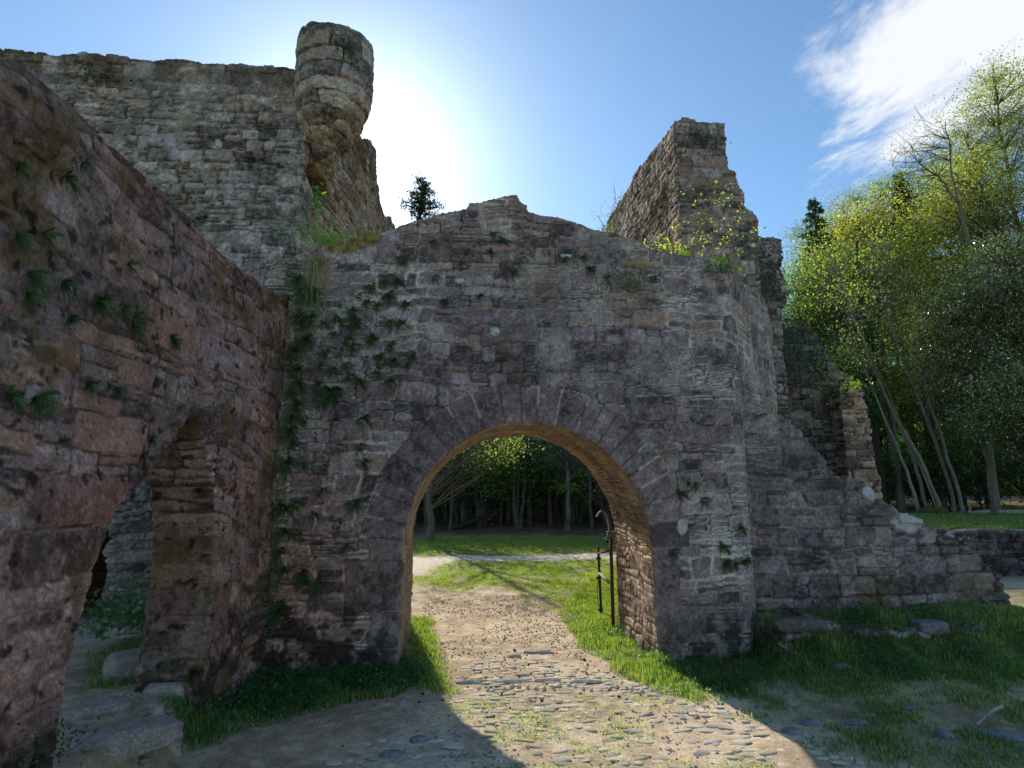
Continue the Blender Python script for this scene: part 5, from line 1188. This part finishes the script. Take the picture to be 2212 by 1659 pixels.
dot = nt.nodes.new('ShaderNodeVectorMath'); dot.operation = 'DOT_PRODUCT'; L(tc.outputs['Generated'], dot.inputs[0]); dot.inputs[1].default_value = tuple(SUND)
def math_(op, a, b=None, clamp=False):
    n = nt.nodes.new('ShaderNodeMath'); n.operation = op; n.use_clamp = clamp
    for i, v in enumerate((a, b)):
        if v is None: continue
        if hasattr(v, 'links'): L(v, n.inputs[i])
        else: n.inputs[i].default_value = v
    return n.outputs[0]
d0 = math_('MAXIMUM', dot.outputs['Value'], 0.0)
glow = math_('ADD', math_('MULTIPLY', math_('POWER', d0, 75.0), 5.0), math_('MULTIPLY', math_('POWER', d0, 10.0), .65))
gl = nt.nodes.new('ShaderNodeMix'); gl.data_type = 'RGBA'; gl.blend_type = 'ADD'; gl.clamp_factor = False
tn = nt.nodes.new('ShaderNodeVectorMath'); tn.operation = 'MULTIPLY'; L(sky.outputs[0], tn.inputs[0]); tn.inputs[1].default_value = (.80, 1.02, 1.14); L(tn.outputs[0], gl.inputs[6]); gl.inputs[0].default_value = 1.0
cm = nt.nodes.new('ShaderNodeVectorMath'); cm.operation = 'SCALE'; cm.inputs[0].default_value = (1, .99, .97); L(glow, cm.inputs['Scale']); L(cm.outputs[0], gl.inputs[7])
# thin clouds: stretched noise on the cloud layer plane
sep = nt.nodes.new('ShaderNodeSeparateXYZ'); L(tc.outputs['Generated'], sep.inputs[0])
zz = math_('MAXIMUM', sep.outputs[2], .03)
cx = math_('DIVIDE', sep.outputs[0], zz); cy = math_('DIVIDE', sep.outputs[1], zz)
cb = nt.nodes.new('ShaderNodeCombineXYZ'); L(cx, cb.inputs[0]); L(cy, cb.inputs[1])
mp = nt.nodes.new('ShaderNodeMapping'); L(cb.outputs[0], mp.inputs[0]); mp.inputs['Rotation'].default_value = (0, 0, math.radians(28)); mp.inputs['Scale'].default_value = (1.5, .8, 1)
nz = nt.nodes.new('ShaderNodeTexNoise'); nz.inputs['Scale'].default_value = 1.5; nz.inputs['Detail'].default_value = 9; nz.inputs['Roughness'].default_value = .62; nz.inputs['Distortion'].default_value = .5
L(mp.outputs[0], nz.inputs['Vector'])
CDIR = ray(2290, 20); CDIR = CDIR / np.linalg.norm(CDIR)
CLX, CLY = CDIR[0] / CDIR[2], CDIR[1] / CDIR[2]
ex = math_('SUBTRACT', cx, float(CLX)); ey = math_('SUBTRACT', cy, float(CLY))
dist = math_('SQRT', math_('ADD', math_('MULTIPLY', ex, ex), math_('MULTIPLY', ey, ey)))
reg = math_('SUBTRACT', 1.0, math_('DIVIDE', dist, 1.0), True)
cl = math_('ADD', nz.outputs[0], math_('MULTIPLY', reg, .42))
rmp = nt.nodes.new('ShaderNodeMapRange'); rmp.interpolation_type = 'SMOOTHSTEP'; rmp.inputs[1].default_value = .70; rmp.inputs[2].default_value = .86; L(cl, rmp.inputs[0])
cmx = nt.nodes.new('ShaderNodeMix'); cmx.data_type = 'RGBA'; L(math_('MULTIPLY', rmp.outputs[0], .9), cmx.inputs[0]); L(gl.outputs[2], cmx.inputs[6]); cmx.inputs[7].default_value = (6.8, 6.9, 7.1, 1)
L(cmx.outputs[2], bg.inputs[0])
SC.view_settings.view_transform = 'Standard'; SC.view_settings.look = 'None'; SC.view_settings.exposure = 0; SC.view_settings.gamma = 1
SC.render.engine = 'CYCLES'
